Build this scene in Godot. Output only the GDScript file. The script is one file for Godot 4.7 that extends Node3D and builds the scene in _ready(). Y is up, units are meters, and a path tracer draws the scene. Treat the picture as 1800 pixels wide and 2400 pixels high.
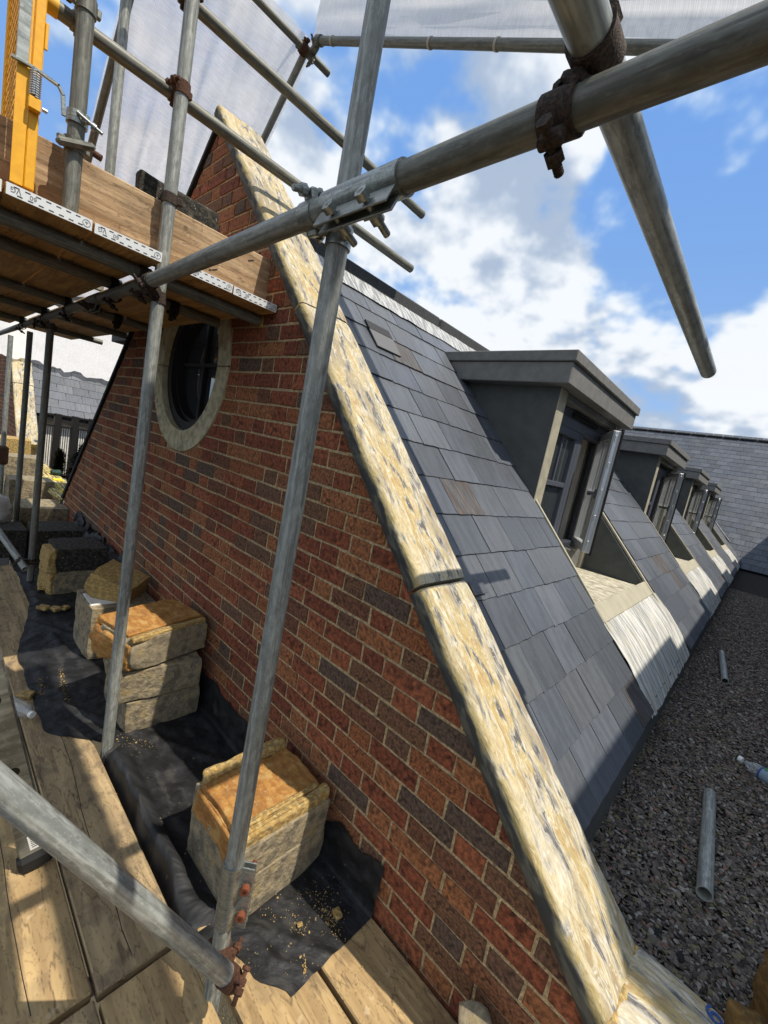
extends Node3D

# ---------------------------------------------------------------- mesh builder
class MB:
	var v := PackedVector3Array()
	var n := PackedVector3Array()
	var t := PackedVector2Array()
	func tri(a: Vector3, b: Vector3, c: Vector3, ua := Vector2.ZERO, ub := Vector2.ZERO, uc := Vector2.ZERO):
		var nn := (b - a).cross(c - a).normalized()
		v.append_array([a, c, b]); n.append_array([nn, nn, nn]); t.append_array([ua, uc, ub])
	func quad(a: Vector3, b: Vector3, c: Vector3, d: Vector3, ua := Vector2.ZERO, ub := Vector2.ZERO, uc := Vector2.ZERO, ud := Vector2.ZERO):
		tri(a, b, c, ua, ub, uc); tri(a, c, d, ua, uc, ud)
	# smooth quad with its own normals
	func squad(p: Array, m: Array, u: Array):
		for k in [0, 2, 1, 0, 3, 2]:
			v.append(p[k]); n.append(m[k]); t.append(u[k])
	# box with a bevel; uv runs along local x, the long way
	func box(c: Vector3, s: Vector3, bev := 0.0, bs := Basis.IDENTITY, us := 1.0, uo := Vector2.ZERO):
		var h := s * 0.5
		var e := bev
		var f := func(p: Vector3) -> Vector3: return c + bs * p
		for ax in 3:
			for sg in [-1.0, 1.0]:
				var i := (ax + 1) % 3
				var j := (ax + 2) % 3
				var ps := []
				var us4 := []
				for q in [[-1, -1], [1, -1], [1, 1], [-1, 1]]:
					var p := Vector3.ZERO
					p[ax] = sg * h[ax]; p[i] = q[0] * (h[i] - e); p[j] = q[1] * (h[j] - e)
					ps.append(f.call(p))
					us4.append(Vector2(p.x, p.z if ax == 1 else p.y) * us + uo if ax != 0 else Vector2(p.z, p.y) * us + uo)
				if sg < 0: ps.reverse(); us4.reverse()
				quad(ps[0], ps[1], ps[2], ps[3], us4[0], us4[1], us4[2], us4[3])
				if e > 0.0:
					# bevel strips towards axis i (both signs), made once per edge
					for s2 in [-1.0, 1.0]:
						var a := Vector3.ZERO; var b := Vector3.ZERO; var d := Vector3.ZERO; var g := Vector3.ZERO
						a[ax] = sg * h[ax]; a[i] = s2 * (h[i] - e); a[j] = -(h[j] - e)
						b = a; b[j] = h[j] - e
						d[ax] = sg * (h[ax] - e); d[i] = s2 * h[i]; d[j] = -(h[j] - e)
						g = d; g[j] = h[j] - e
						var uu := Vector2(a.x, a.y + a.z) * us + uo
						var uw := Vector2(b.x, b.y + b.z) * us + uo
						if sg * s2 > 0: quad(f.call(a), f.call(d), f.call(g), f.call(b), uu, uu, uw, uw)
						else: quad(f.call(b), f.call(g), f.call(d), f.call(a), uw, uw, uu, uu)
		if e > 0.0:
			for sx in [-1.0, 1.0]:
				for sy in [-1.0, 1.0]:
					for sz in [-1.0, 1.0]:
						var a := Vector3(sx * h.x, sy * (h.y - e), sz * (h.z - e))
						var b := Vector3(sx * (h.x - e), sy * h.y, sz * (h.z - e))
						var d := Vector3(sx * (h.x - e), sy * (h.y - e), sz * h.z)
						if sx * sy * sz > 0: tri(f.call(a), f.call(b), f.call(d))
						else: tri(f.call(b), f.call(a), f.call(d))
	# cylinder from a to b
	func cyl(a: Vector3, b: Vector3, r: float, seg := 20, caps := true, r2 := -1.0, hollow := 0.0, vs := 1.6):
		if r2 < 0.0: r2 = r
		var d := (b - a).normalized()
		var x := d.cross(Vector3.UP if absf(d.y) < 0.9 else Vector3.RIGHT).normalized()
		var y := d.cross(x)
		var L := (b - a).length()
		for k in seg:
			var a0 := TAU * k / seg
			var a1 := TAU * (k + 1) / seg
			var n0 := x * cos(a0) + y * sin(a0)
			var n1 := x * cos(a1) + y * sin(a1)
			var u0 := float(k) / seg * 0.5
			var u1 := float(k + 1) / seg * 0.5
			squad([a + n0 * r, a + n1 * r, b + n1 * r2, b + n0 * r2], [n0, n1, n1, n0], [Vector2(0, u0), Vector2(0, u1), Vector2(L * vs, u1), Vector2(L * vs, u0)])
			if caps:
				if hollow > 0.0:
					for e in 2:
						var p := a if e == 0 else b
						var dd := d if e == 0 else -d
						var q := p + dd * 0.12
						var i0 := p + n0 * hollow
						var i1 := p + n1 * hollow
						if e == 0: quad(p + n1 * r, p + n0 * r, i0, i1)
						else: quad(p + n0 * r, p + n1 * r, i1, i0)
						squad([i1, i0, q + n0 * hollow, q + n1 * hollow], [-n1, -n0, -n0, -n1], [Vector2.ZERO, Vector2.ZERO, Vector2.ZERO, Vector2.ZERO])
				else:
					tri(a, a + n1 * r, a + n0 * r); tri(b, b + n0 * r2, b + n1 * r2)
	# a polygon in a plane pushed out to a thickness; map: 2D -> 3D at depth
	func slab(poly: PackedVector2Array, o: Vector3, ux: Vector3, uy: Vector3, z0: float, z1: float, bev := 0.0, us := 1.0):
		if poly.size() < 3: return
		var nn := ux.cross(uy)
		poly = poly.duplicate()
		var area := 0.0
		for k in poly.size(): area += poly[k].cross(poly[(k + 1) % poly.size()])
		if area < 0.0: poly.reverse()
		var top := PackedVector2Array()
		var m := poly.size()
		for k in m:
			if bev <= 0.0: top.append(poly[k]); continue
			var p := poly[k]
			var e0 := (p - poly[(k + m - 1) % m]).normalized()
			var e1 := (poly[(k + 1) % m] - p).normalized()
			var i0 := Vector2(-e0.y, e0.x)
			var i1 := Vector2(-e1.y, e1.x)
			var w := (i0 + i1)
			var dt := maxf(0.25, w.normalized().dot(i0))
			top.append(p + w.normalized() * bev / dt)
		var P := func(q: Vector2, z: float) -> Vector3: return o + ux * q.x + uy * q.y + nn * z
		for k in m:
			var a := poly[k]; var b := poly[(k + 1) % m]
			var ta := top[k]; var tb := top[(k + 1) % m]
			var zz := z1 - bev
			quad(P.call(a, z0), P.call(b, z0), P.call(b, zz), P.call(a, zz), a * us, b * us, b * us, a * us)
			if bev > 0.0: quad(P.call(a, zz), P.call(b, zz), P.call(tb, z1), P.call(ta, z1), a * us, b * us, tb * us, ta * us)
		var idx := Geometry2D.triangulate_polygon(top)
		for k in range(0, idx.size(), 3):
			var a := top[idx[k]]; var b := top[idx[k + 1]]; var c := top[idx[k + 2]]
			if (b - a).cross(c - a) < 0.0:
				var sw := b; b = c; c = sw
			tri(P.call(a, z1), P.call(b, z1), P.call(c, z1), a * us, b * us, c * us)
			tri(P.call(c, z0), P.call(b, z0), P.call(a, z0), c * us, b * us, a * us)
	func mesh(to: ArrayMesh = null) -> ArrayMesh:
		if to == null: to = ArrayMesh.new()
		if v.is_empty(): return to
		var a := []
		a.resize(Mesh.ARRAY_MAX)
		a[Mesh.ARRAY_VERTEX] = v; a[Mesh.ARRAY_NORMAL] = n; a[Mesh.ARRAY_TEX_UV] = t
		to.add_surface_from_arrays(Mesh.PRIMITIVE_TRIANGLES, a)
		return to

# grid of points [row][col] as a smooth sheet; uv from a function
func sheet_mesh(pts: Array, uvs: Array, flip := false) -> ArrayMesh:
	var st := SurfaceTool.new()
	st.begin(Mesh.PRIMITIVE_TRIANGLES)
	st.set_smooth_group(0)
	for i in pts.size() - 1:
		for j in pts[i].size() - 1:
			var q := [[i, j], [i + 1, j], [i + 1, j + 1], [i, j], [i + 1, j + 1], [i, j + 1]]
			if flip: q.reverse()
			for k in q:
				st.set_uv(uvs[k[0]][k[1]]); st.add_vertex(pts[k[0]][k[1]])
	st.generate_normals()
	return st.commit()

# a rough block: rounded, dented, chipped; local, centred on its base
func rough_block(s: Vector3, sd: int, amp := 0.006, r := 0.008, n := 9, chip := 0.0) -> ArrayMesh:
	var f := FastNoiseLite.new(); f.seed = sd; f.frequency = 9.0; f.fractal_octaves = 3
	var g := FastNoiseLite.new(); g.seed = sd + 7; g.frequency = 3.0
	var h := s * 0.5
	var axis := func(k: int) -> Array:
		var l := [-h[k], -h[k] + r, -h[k] + r + 0.003]
		for m in range(1, n): l.append(-h[k] + r + (2 * h[k] - 2 * r) * m / n)
		l.append(h[k] - r - 0.003); l.append(h[k] - r); l.append(h[k])
		return l
	var shape := func(p: Vector3) -> Vector3:
		var q := p.clamp(-h + Vector3.ONE * r, h - Vector3.ONE * r)
		var d := p - q
		if d.length() > 0.0001: p = q + d.normalized() * minf(r, d.length() if d.length() < r else r)
		var e := p / h
		var cor := absf(e.x) * absf(e.y) + absf(e.y) * absf(e.z) + absf(e.x) * absf(e.z)
		var c := maxf(0.0, g.get_noise_3dv(p + Vector3(3, 1, 2)) + 0.15) * chip * 0.22 * clampf(cor - 1.75, 0, 1.25)
		return p * (1.0 - c) + (p / h) * f.get_noise_3dv(p) * amp + Vector3(0, h.y, 0)
	var st := SurfaceTool.new()
	st.begin(Mesh.PRIMITIVE_TRIANGLES)
	st.set_smooth_group(0)
	for ax in 3:
		var i := (ax + 1) % 3
		var j := (ax + 2) % 3
		var li: Array = axis.call(i)
		var lj: Array = axis.call(j)
		for sg in [-1.0, 1.0]:
			for a in li.size() - 1:
				for b in lj.size() - 1:
					var ps := []
					for q in [[a, b], [a + 1, b], [a + 1, b + 1], [a, b + 1]]:
						var p := Vector3.ZERO
						p[ax] = sg * h[ax]; p[i] = li[q[0]]; p[j] = lj[q[1]]
						ps.append(p)
					var o := [0, 2, 1, 0, 3, 2] if sg > 0 else [0, 1, 2, 0, 2, 3]
					for k in o:
						var p: Vector3 = ps[k]
						st.set_uv(Vector2(p[i], p[j]) * 2.0 + Vector2(sd * 0.37, sd * 0.71))
						st.add_vertex(shape.call(p))
	st.generate_normals()
	return st.commit()

# ---------------------------------------------------------------- naming
var taken := {}
func numbered(parent: Node, called: String) -> String:
	var key := str(parent.get_instance_id()) + called
	var c: int = taken.get(key, 0)
	taken[key] = c + 1
	return called if c == 0 else "%s_%03d" % [called, c]
func put(parent: Node, node: Node3D, called: String) -> Node3D:
	node.name = numbered(parent, called)
	parent.add_child(node, true)
	return node
func thing(called: String, label: String, cat: String, at := Vector3.ZERO, group := "") -> Node3D:
	var o := Node3D.new()
	put(self, o, called)
	o.position = at
	return tag(o, label, cat, group)
func tag(o: Node3D, label: String, cat: String, group := "") -> Node3D:
	o.set_meta("label", label); o.set_meta("category", cat)
	if group != "": o.set_meta("group", group)
	return o
func part(parent: Node3D, called: String, mesh: Mesh, m: Material, at := Vector3.ZERO, bs := Basis.IDENTITY) -> MeshInstance3D:
	var o := MeshInstance3D.new()
	o.mesh = mesh
	o.material_override = m
	o.transform = Transform3D(bs, at)
	put(parent, o, called)
	return o
func single(called: String, mesh: Mesh, m: Material, label: String, cat: String, at := Vector3.ZERO, bs := Basis.IDENTITY, group := "") -> MeshInstance3D:
	var o := part(self, called, mesh, m, at, bs)
	tag(o, label, cat, group)
	return o
func struct(called: String, mesh: Mesh, m: Material, at := Vector3.ZERO) -> MeshInstance3D:
	var o := part(self, called, mesh, m, at)
	o.set_meta("kind", "structure")
	return o
func boxm(c: Vector3, s: Vector3, bev := 0.0, bs := Basis.IDENTITY, us := 1.0, uo := Vector2.ZERO) -> ArrayMesh:
	var b := MB.new()
	b.box(c, s, bev, bs, us, uo)
	return b.mesh()
# box between two corners
func span(a: Vector3, b: Vector3, bev := 0.0, us := 1.0, uo := Vector2.ZERO) -> ArrayMesh:
	return boxm((a + b) * 0.5, (b - a).abs(), bev, Basis.IDENTITY, us, uo)

# ---------------------------------------------------------------- textures
const TS := 512
func nz(sd: int, fr: float, oct := 4, sx := 1, sy := 1) -> PackedByteArray:
	var f := FastNoiseLite.new()
	f.noise_type = FastNoiseLite.TYPE_SIMPLEX_SMOOTH
	f.seed = sd; f.frequency = fr; f.fractal_octaves = oct
	var im := f.get_seamless_image(TS / sx, TS / sy, false, false, 0.2)
	if sx > 1 or sy > 1: im.resize(TS, TS, Image.INTERPOLATE_CUBIC)
	im.convert(Image.FORMAT_L8)
	return im.get_data()
func tex(fn: Callable) -> ImageTexture:
	var d := PackedByteArray()
	d.resize(TS * TS * 3)
	for i in TS * TS:
		var c: Color = fn.call(i)
		d[i * 3] = int(clampf(c.r, 0, 1) * 255.0); d[i * 3 + 1] = int(clampf(c.g, 0, 1) * 255.0); d[i * 3 + 2] = int(clampf(c.b, 0, 1) * 255.0)
	var im := Image.create_from_data(TS, TS, false, Image.FORMAT_RGB8, d)
	im.generate_mipmaps()
	return ImageTexture.create_from_image(im)
func texa(fn: Callable) -> ImageTexture:
	var d := PackedByteArray()
	d.resize(TS * TS * 4)
	for i in TS * TS:
		var c: Color = fn.call(i)
		d[i * 4] = int(clampf(c.r, 0, 1) * 255.0); d[i * 4 + 1] = int(clampf(c.g, 0, 1) * 255.0); d[i * 4 + 2] = int(clampf(c.b, 0, 1) * 255.0); d[i * 4 + 3] = int(clampf(c.a, 0, 1) * 255.0)
	return ImageTexture.create_from_image(Image.create_from_data(TS, TS, false, Image.FORMAT_RGBA8, d))
func bump(h: PackedByteArray, sc: float) -> ImageTexture:
	var im := Image.create_from_data(TS, TS, false, Image.FORMAT_L8, h)
	im.convert(Image.FORMAT_RGBA8)
	im.bump_map_to_normal_map(sc)
	return ImageTexture.create_from_image(im)
func mat(t: Texture2D, col := Color.WHITE, rough := 0.9, nrm: Texture2D = null, ns := 1.0, tri := 0.0, metal := 0.0) -> StandardMaterial3D:
	var m := StandardMaterial3D.new()
	m.albedo_color = col
	if t: m.albedo_texture = t
	m.roughness = rough; m.metallic = metal
	if nrm: m.normal_enabled = true; m.normal_texture = nrm; m.normal_scale = ns
	if tri > 0.0:
		m.uv1_triplanar = true; m.uv1_world_triplanar = true; m.uv1_scale = Vector3.ONE * tri
	return m
func hx(s: String) -> Color: return Color.html(s)
func mixc(a: Color, b: Color, t: float) -> Color: return a.lerp(b, clampf(t, 0, 1))
func ss(a: float, b: float, x: float) -> float: return smoothstep(a, b, x)
func V(x: float, y: float, z: float) -> Vector3: return Vector3(x, y, z)

# ---------------------------------------------------------------- camera, sky, sun
func setup_view():
	var cam := Camera3D.new()
	cam.name = "camera"
	cam.transform = Transform3D(Basis(V(0.71962, 0.19249, -0.66716), V(-0.23532, 0.97156, 0.02649), V(0.65328, 0.13794, 0.74444)).orthonormalized(), Vector3.ZERO)
	cam.fov = 100.95
	cam.near = 0.02
	cam.far = 400.0
	add_child(cam)
	cam.current = true
	var env := Environment.new()
	env.background_mode = Environment.BG_SKY
	var sky := Sky.new()
	var pm := PanoramaSkyMaterial.new()
	pm.panorama = sky_texture()
	pm.energy_multiplier = 1.08
	sky.sky_material = pm
	env.sky = sky
	env.ambient_light_source = Environment.AMBIENT_SOURCE_SKY
	env.tonemap_mode = Environment.TONE_MAPPER_LINEAR
	env.tonemap_exposure = 1.3
	env.sdfgi_enabled = true
	env.ssao_enabled = true
	env.ssil_enabled = true
	var we := WorldEnvironment.new()
	we.name = "world_environment"
	we.environment = env
	add_child(we)
	var sun := DirectionalLight3D.new()
	sun.name = "sun"
	sun.light_energy = 1.35
	sun.light_color = Color(1.0, 0.96, 0.90)
	sun.light_angular_distance = 0.5
	sun.shadow_enabled = true
	add_child(sun)
	sun.look_at_from_position(V(1.0, 1.9, -0.30), Vector3.ZERO, Vector3.UP)

func sky_texture() -> ImageTexture:
	var w := 2048
	var h := 1024
	var f := FastNoiseLite.new()
	f.noise_type = FastNoiseLite.TYPE_SIMPLEX_SMOOTH
	f.seed = 11; f.frequency = 2.1; f.fractal_octaves = 7; f.fractal_gain = 0.56
	var g := FastNoiseLite.new()
	g.noise_type = FastNoiseLite.TYPE_SIMPLEX_SMOOTH
	g.seed = 5; g.frequency = 4.2; g.fractal_octaves = 5
	# where the heap of cumulus stands and where the sky is open
	var white := [V(-0.47,0.61,-0.64), V(-0.44,0.58,-0.69), V(-0.58,0.57,-0.58), V(-0.44,0.52,-0.73), V(-0.54,0.47,-0.70), V(-0.33,0.52,-0.79), V(-0.47,0.39,-0.79), V(-0.44,0.33,-0.84), V(-0.28,0.34,-0.90), V(-0.35,0.56,-0.75), V(-0.60,0.61,-0.52), V(-0.27,0.58,-0.77), V(-0.69,0.49,-0.53), V(-0.12,0.33,-0.93), V(-0.80,0.50,-0.33), V(-0.73,0.58,-0.36), V(-0.83,0.44,-0.33), V(-0.66,0.68,-0.30), V(-0.80,0.57,-0.16)]
	var blue := [V(-0.61,0.59,-0.54), V(-0.63,0.55,-0.55), V(-0.21,0.52,-0.83), V(-0.19,0.55,-0.81), V(-0.24,0.46,-0.86), V(-0.16,0.41,-0.90), V(-0.28,0.53,-0.80), V(-0.38,0.36,-0.85), V(-0.14,0.51,-0.85), V(-0.29,0.47,-0.83), V(-0.88,0.46,-0.10)]
	var d := PackedByteArray()
	d.resize(w * h * 3)
	var top := Color(0.39, 0.555, 0.79)
	var low := Color(0.66, 0.74, 0.82)
	for y in h:
		var el := PI * (0.5 - (y + 0.5) / h)
		var sy := sin(el)
		var cy := cos(el)
		for x in w:
			var az := TAU * (x + 0.5) / w
			var dir := Vector3(sin(az) * cy, sy, -cos(az) * cy)
			var c: Color
			if sy < -0.02:
				c = Color(0.40, 0.40, 0.39)
			else:
				var q := dir / (maxf(sy, 0.0) + 0.42)
				q.y = sy * 0.6
				var b := 0.0
				if dir.z < 0.15 and dir.x < 0.2:
					for p: Vector3 in white:
						var k := dir.dot(p)
						if k > 0.98: b += 0.10 * smoothstep(0.975, 0.999, k)
					for p: Vector3 in blue:
						var k := dir.dot(p)
						if k > 0.985: b -= 0.30 * smoothstep(0.982, 0.9995, k)
				b = clampf(b, -0.42, 0.20)
				var n := f.get_noise_3dv(q) + 0.30 * g.get_noise_3dv(q * 1.4)
				var den := n + b + 0.25
				var cov := smoothstep(-0.12, 0.28, den)
				# thicker parts grey towards their undersides
				var up := f.get_noise_3dv(q + Vector3(0.07, 0.16, -0.05))
				var lit := clampf(0.70 + (n - up) * 1.6 + 0.22 * g.get_noise_3dv(q * 2.2) + 0.16 * (1.0 - cov), 0.0, 1.0)
				var cl := Color(0.60, 0.655, 0.73).lerp(Color(0.85, 0.86, 0.87), smoothstep(0.15, 0.95, lit))
				var air := top.lerp(low, pow(1.0 - clampf(sy, 0.0, 1.0), 3.2))
				c = air.lerp(cl, cov * 0.96)
				c = c.lerp(Color(0.68, 0.74, 0.79), smoothstep(0.16, -0.02, sy) * 0.8)
			var i := (y * w + x) * 3
			d[i] = int(c.r * 255.0); d[i + 1] = int(c.g * 255.0); d[i + 2] = int(c.b * 255.0)
	return ImageTexture.create_from_image(Image.create_from_data(w, h, false, Image.FORMAT_RGB8, d))

# ---------------------------------------------------------------- materials
var M := {}
func setup_materials():
	var fine := nz(1, 0.09, 3)
	var mid := nz(2, 0.03, 4)
	var big := nz(3, 0.010, 3)
	var mid2 := nz(4, 0.022, 5)
	var strk := nz(5, 0.05, 4, 16, 1)      # streaks along u
	var strk2 := nz(6, 0.03, 4, 6, 1)
	var strv := nz(7, 0.05, 4, 1, 12)      # streaks along v
	var warp := nz(8, 0.012, 3)
	var strs := nz(9, 0.016, 3, 1, 6)
	var pat := nz(12, 0.018, 5)
	var pat2 := nz(13, 0.022, 5)
	var pat3 := nz(15, 0.007, 4, 1, 2)
	var vein := nz(14, 0.030, 5, 1, 2)
	var nb := bump(fine, 3.0)
	var nm := bump(mid, 5.0)
	var nstr := bump(strk, 2.5)
	var fl := func(a: PackedByteArray, i: int) -> float: return a[i] / 255.0
	# bricks: one grain, many tints
	var tb := tex(func(i: int):
		var k: float = 0.76 + 0.55 * (mid2[i] / 255.0 - 0.5) + 0.25 * (fine[i] / 255.0 - 0.5)
		var c := Color(k, k, k)
		if fine[i] > 205: c = mixc(c, Color(0.95, 0.88, 0.8), 0.35)
		c = mixc(c, Color(0.92, 0.86, 0.80), ss(0.62, 0.9, mid2[i] / 255.0) * 0.35)
		return mixc(c, Color(0.25, 0.22, 0.22), ss(0.60, 0.85, 1.0 - big[i] / 255.0) * 0.5))
	var tints := ["b26946", "a25b3c", "965337", "b8784c", "8a5b41", "86634c", "745f50", "a96f4a", "8d6549", "ae6c43"]
	M.bricks = []
	for k in tints.size():
		M.bricks.append(mat(tb, hx(tints[k]), 0.92, nb, 0.7, 3.1 + 0.37 * k))
	M.mortar = mat(tex(func(i: int):
		var k: float = 0.68 + 0.35 * (fine[i] / 255.0 - 0.5) + 0.35 * (mid[i] / 255.0 - 0.5)
		return Color(k * 1.0, k * 0.90, k * 0.70)), Color(1.0, 0.98, 0.95), 0.97, nb, 0.8, 3.0)
	# weathered limestone coping: u across (0 front lip .. 1 back), v down the slope
	M.coping = mat(tex(func(i: int):
		var x := i % TS
		var y := i / TS
		var wx: int = (x + int((warp[i] - 128) * 0.55) + 2 * TS) % TS
		var j: int = y * TS + wx
		var s: float = mid[j] / 255.0
		var v: float = vein[j] / 255.0
		var p: float = pat[i] / 255.0
		var p2: float = pat2[j] / 255.0
		var m: float = mid2[i] / 255.0
		var u := float(x) / TS + (m - 0.5) * 0.06
		var soft: float = pat3[i] / 255.0
		var c := mixc(hx("c3b48c"), hx("ded2ac"), ss(0.3, 0.7, s * 0.4 + soft * 0.6))
		c = mixc(c, hx("cdb06c"), ss(0.46, 0.66, soft + 0.30 * (0.40 - u)) * 0.6)
		c = mixc(c, hx("b3a78f"), ss(0.52, 0.70, 1.0 - soft) * 0.7)
		c = mixc(c, hx("b98d62"), ss(0.60, 0.76, p * 0.5 + v * 0.5) * 0.35)
		# the grey skin that is left in the middle, and salts run down it
		c = mixc(c, hx("8f9093"), ss(0.53, 0.60, 1.0 - p - absf(u - 0.58) * 0.35) * 0.7)
		c = mixc(c, hx("55565b"), ss(0.64, 0.69, 1.0 - p - absf(u - 0.58) * 0.35) * 0.7)
		c = mixc(c, hx("b7b4ac"), ss(0.50, 0.62, mid2[(i + 40000) % (TS * TS)] / 255.0) * ss(0.4, 0.8, u) * 0.6)
		c = mixc(c, hx("fbf6e8"), ss(0.045, 0.0, absf(v - 0.50)) * ss(0.30, 0.55, soft) * 0.75)
		c = mixc(c, hx("fbf6e8"), ss(0.035, 0.0, absf(strs[j] / 255.0 - 0.52)) * 0.8)
		c = mixc(c, hx("f4eedd"), ss(0.52, 0.70, strs[(j + 200) % (TS * TS)] / 255.0) * 0.55)
		c = mixc(c, hx("8a6a44"), ss(0.010, 0.0, absf(p2 - 0.53)) * 0.4)
		c = mixc(c, hx("a69f80"), ss(0.84, 0.97, u) * 0.6)
		c = mixc(c, hx("b09d58"), ss(0.22, 0.14, u) * ss(0.35, 0.6, m) * 0.5)
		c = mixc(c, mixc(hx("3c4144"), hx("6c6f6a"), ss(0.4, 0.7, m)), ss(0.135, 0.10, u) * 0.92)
		return mixc(c, c * 0.8, ss(0.5, 0.9, fine[i] / 255.0) * 0.5)), Color(0.82, 0.815, 0.80), 0.8, nm, 0.8)
	# cut stone blocks: weathered grey-buff, and fresh ochre breaks
	M.stone = mat(tex(func(i: int):
		var m: float = mid2[i] / 255.0
		var b: float = big[i] / 255.0
		var c := mixc(hx("938975"), hx("bdb096"), ss(0.3, 0.7, m * 0.6 + fine[i] / 255.0 * 0.4))
		c = mixc(c, hx("6b6558"), ss(0.52, 0.75, b) * 0.6)
		c = mixc(c, hx("b89f62"), ss(0.6, 0.8, 1.0 - b) * 0.4)
		return mixc(c, hx("c9c2ad"), ss(0.74, 0.82, mid[i] / 255.0) * 0.6)), Color(0.80, 0.79, 0.76), 0.95, nm, 0.9, 2.2)
	M.stone_dark = mat(tex(func(i: int):
		var m: float = mid2[i] / 255.0
		var c := mixc(hx("1f1e1a"), hx("4c483d"), ss(0.35, 0.75, m * 0.6 + fine[i] / 255.0 * 0.4))
		return mixc(c, hx("9a968a"), ss(0.76, 0.84, mid[i] / 255.0) * 0.8)), Color(1, 1, 1), 0.95, nm, 0.9, 2.2)
	M.ochre = mat(tex(func(i: int):
		var s: float = strk2[i] / 255.0
		var b: float = big[i] / 255.0
		var m: float = mid[i] / 255.0
		var c := mixc(hx("b07a38"), hx("cc9a52"), ss(0.25, 0.75, s * 0.65 + m * 0.35))
		c = mixc(c, hx("d9b878"), ss(0.55, 0.75, b) * 0.7)
		c = mixc(c, hx("9c6c3e"), ss(0.56, 0.75, 1.0 - b) * 0.5)
		return mixc(c, hx("eadfca"), ss(0.02, 0.0, absf(s - 0.52)) * 0.6)), Color(0.82, 0.80, 0.76), 0.85, nm, 0.7, 2.4)
	M.sandstone = mat(tex(func(i: int):
		var m: float = mid[i] / 255.0
		var b: float = mid2[i] / 255.0
		var c := mixc(hx("b08f52"), hx("dcc486"), ss(0.3, 0.7, m))
		return mixc(c, hx("8f8468"), ss(0.55, 0.75, b) * 0.7)), Color(0.84, 0.82, 0.78), 0.95, nm, 1.0, 3.0)
	M.rubble = mat(M.sandstone.albedo_texture, hx("8c7d63"), 0.95, nm, 1.0, 3.0)
	M.render_stone = mat(tex(func(i: int):
		var m: float = mid2[i] / 255.0
		var c := mixc(hx("a09a7e"), hx("bdb596"), ss(0.3, 0.7, m))
		return mixc(c, hx("78725f"), ss(0.62, 0.8, big[i] / 255.0) * 0.5)), Color(1, 1, 1), 0.9, nb, 0.4, 1.3)
	# slates: u across, v down the slope
	var ts := tex(func(i: int):
		var s: float = strs[i] / 255.0
		var m: float = mid2[i] / 255.0
		var c := mixc(hx("7b7f84"), hx("8c9196"), ss(0.25, 0.75, s * 0.75 + m * 0.25))
		c = mixc(c, hx("928f8a"), ss(0.6, 0.8, big[i] / 255.0) * 0.3)
		return mixc(c, hx("c4c6c4"), ss(0.74, 0.82, fine[i] / 255.0) * 0.25))
	M.slates = []
	for k in ["a2a6ae", "969ba4", "abaeb4", "8d9197", "9fa1a4", "94979f"]:
		M.slates.append(mat(ts, hx(k), 0.44, nb, 0.15))
	var tsr := tex(func(i: int):
		var s: float = strv[i] / 255.0
		var c := mixc(hx("5d6064"), hx("8a8d90"), ss(0.3, 0.72, s))
		return mixc(c, hx("7c5638"), ss(0.58, 0.78, strv[(i * 1 + 140) % (TS * TS)] / 255.0) * 0.75))
	M.slate_rust = mat(tsr, hx("a09c9a"), 0.66, nb, 0.25)
	M.dark = mat(null, hx("17181a"), 0.9)
	M.black = mat(null, hx("0b0b0c"), 0.6)
	M.lead = mat(tex(func(i: int):
		var s: float = strv[i] / 255.0
		var c := mixc(hx("8e9294"), hx("d4d7d8"), ss(0.25, 0.7, s))
		return mixc(c, hx("8c8f90"), ss(0.6, 0.8, mid[i] / 255.0) * 0.5)), Color(0.84, 0.84, 0.84), 0.6, nm, 0.3)
	M.apron = mat(tex(func(i: int):
		var s: float = strv[i] / 255.0
		var c := mixc(hx("8f918f"), hx("d6d6d0"), ss(0.2, 0.8, s))
		return mixc(c, hx("cfc8ac"), ss(0.5, 0.8, big[i] / 255.0) * 0.35)), Color(0.95, 0.95, 0.95), 0.55, nm, 0.3)
	M.felt = mat(tex(func(i: int):
		var k: float = fine[i] / 255.0
		return mixc(hx("2c2e30"), hx("8b8f92"), ss(0.45, 0.75, k) * 0.8)), Color(0.9, 0.9, 0.9), 0.95, nb, 1.0, 4.0)
	var tr := tex(func(i: int):
		var m: float = mid2[i] / 255.0
		return mixc(hx("e2e2e2"), hx("ffffff"), ss(0.2, 0.8, m * 0.5 + big[i] / 255.0 * 0.5)))
	M.cheek = mat(tr, hx("4c504f"), 0.75, nb, 0.15, 1.0)
	M.fascia = mat(tr, hx("757674"), 0.75, nb, 0.15, 1.3)
	M.post = mat(tr, hx("aba692"), 0.8, nb, 0.2, 1.3)
	M.screed = mat(tex(func(i: int):
		var s: float = strk2[i] / 255.0
		var c := mixc(hx("8f8a79"), hx("c2bda8"), ss(0.3, 0.7, s * 0.5 + mid2[i] / 255.0 * 0.5))
		return mixc(c, hx("6f6a5c"), ss(0.6, 0.8, big[i] / 255.0) * 0.5)), Color(1, 1, 1), 0.85, nb, 0.3, 1.4)
	M.frame = mat(null, hx("4c515c"), 0.45)
	M.frame_in = mat(null, hx("b9bcbc"), 0.35)
	M.steel = mat(null, hx("c2c6ca"), 0.35, null, 1.0, 0.0, 0.7)
	M.gasket = mat(null, hx("101113"), 0.7)
	M.wall_in = mat(null, hx("dad5cb"), 0.9)
	M.white = mat(null, hx("e6e6e2"), 0.6)
	M.red = mat(null, hx("b8443a"), 0.8)
	M.amber = mat(null, hx("77622e"), 0.3)
	var gl := mat(null, Color(0.55, 0.62, 0.66, 0.18), 0.03)
	gl.transparency = BaseMaterial3D.TRANSPARENCY_ALPHA
	gl.metallic_specular = 0.9
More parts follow.
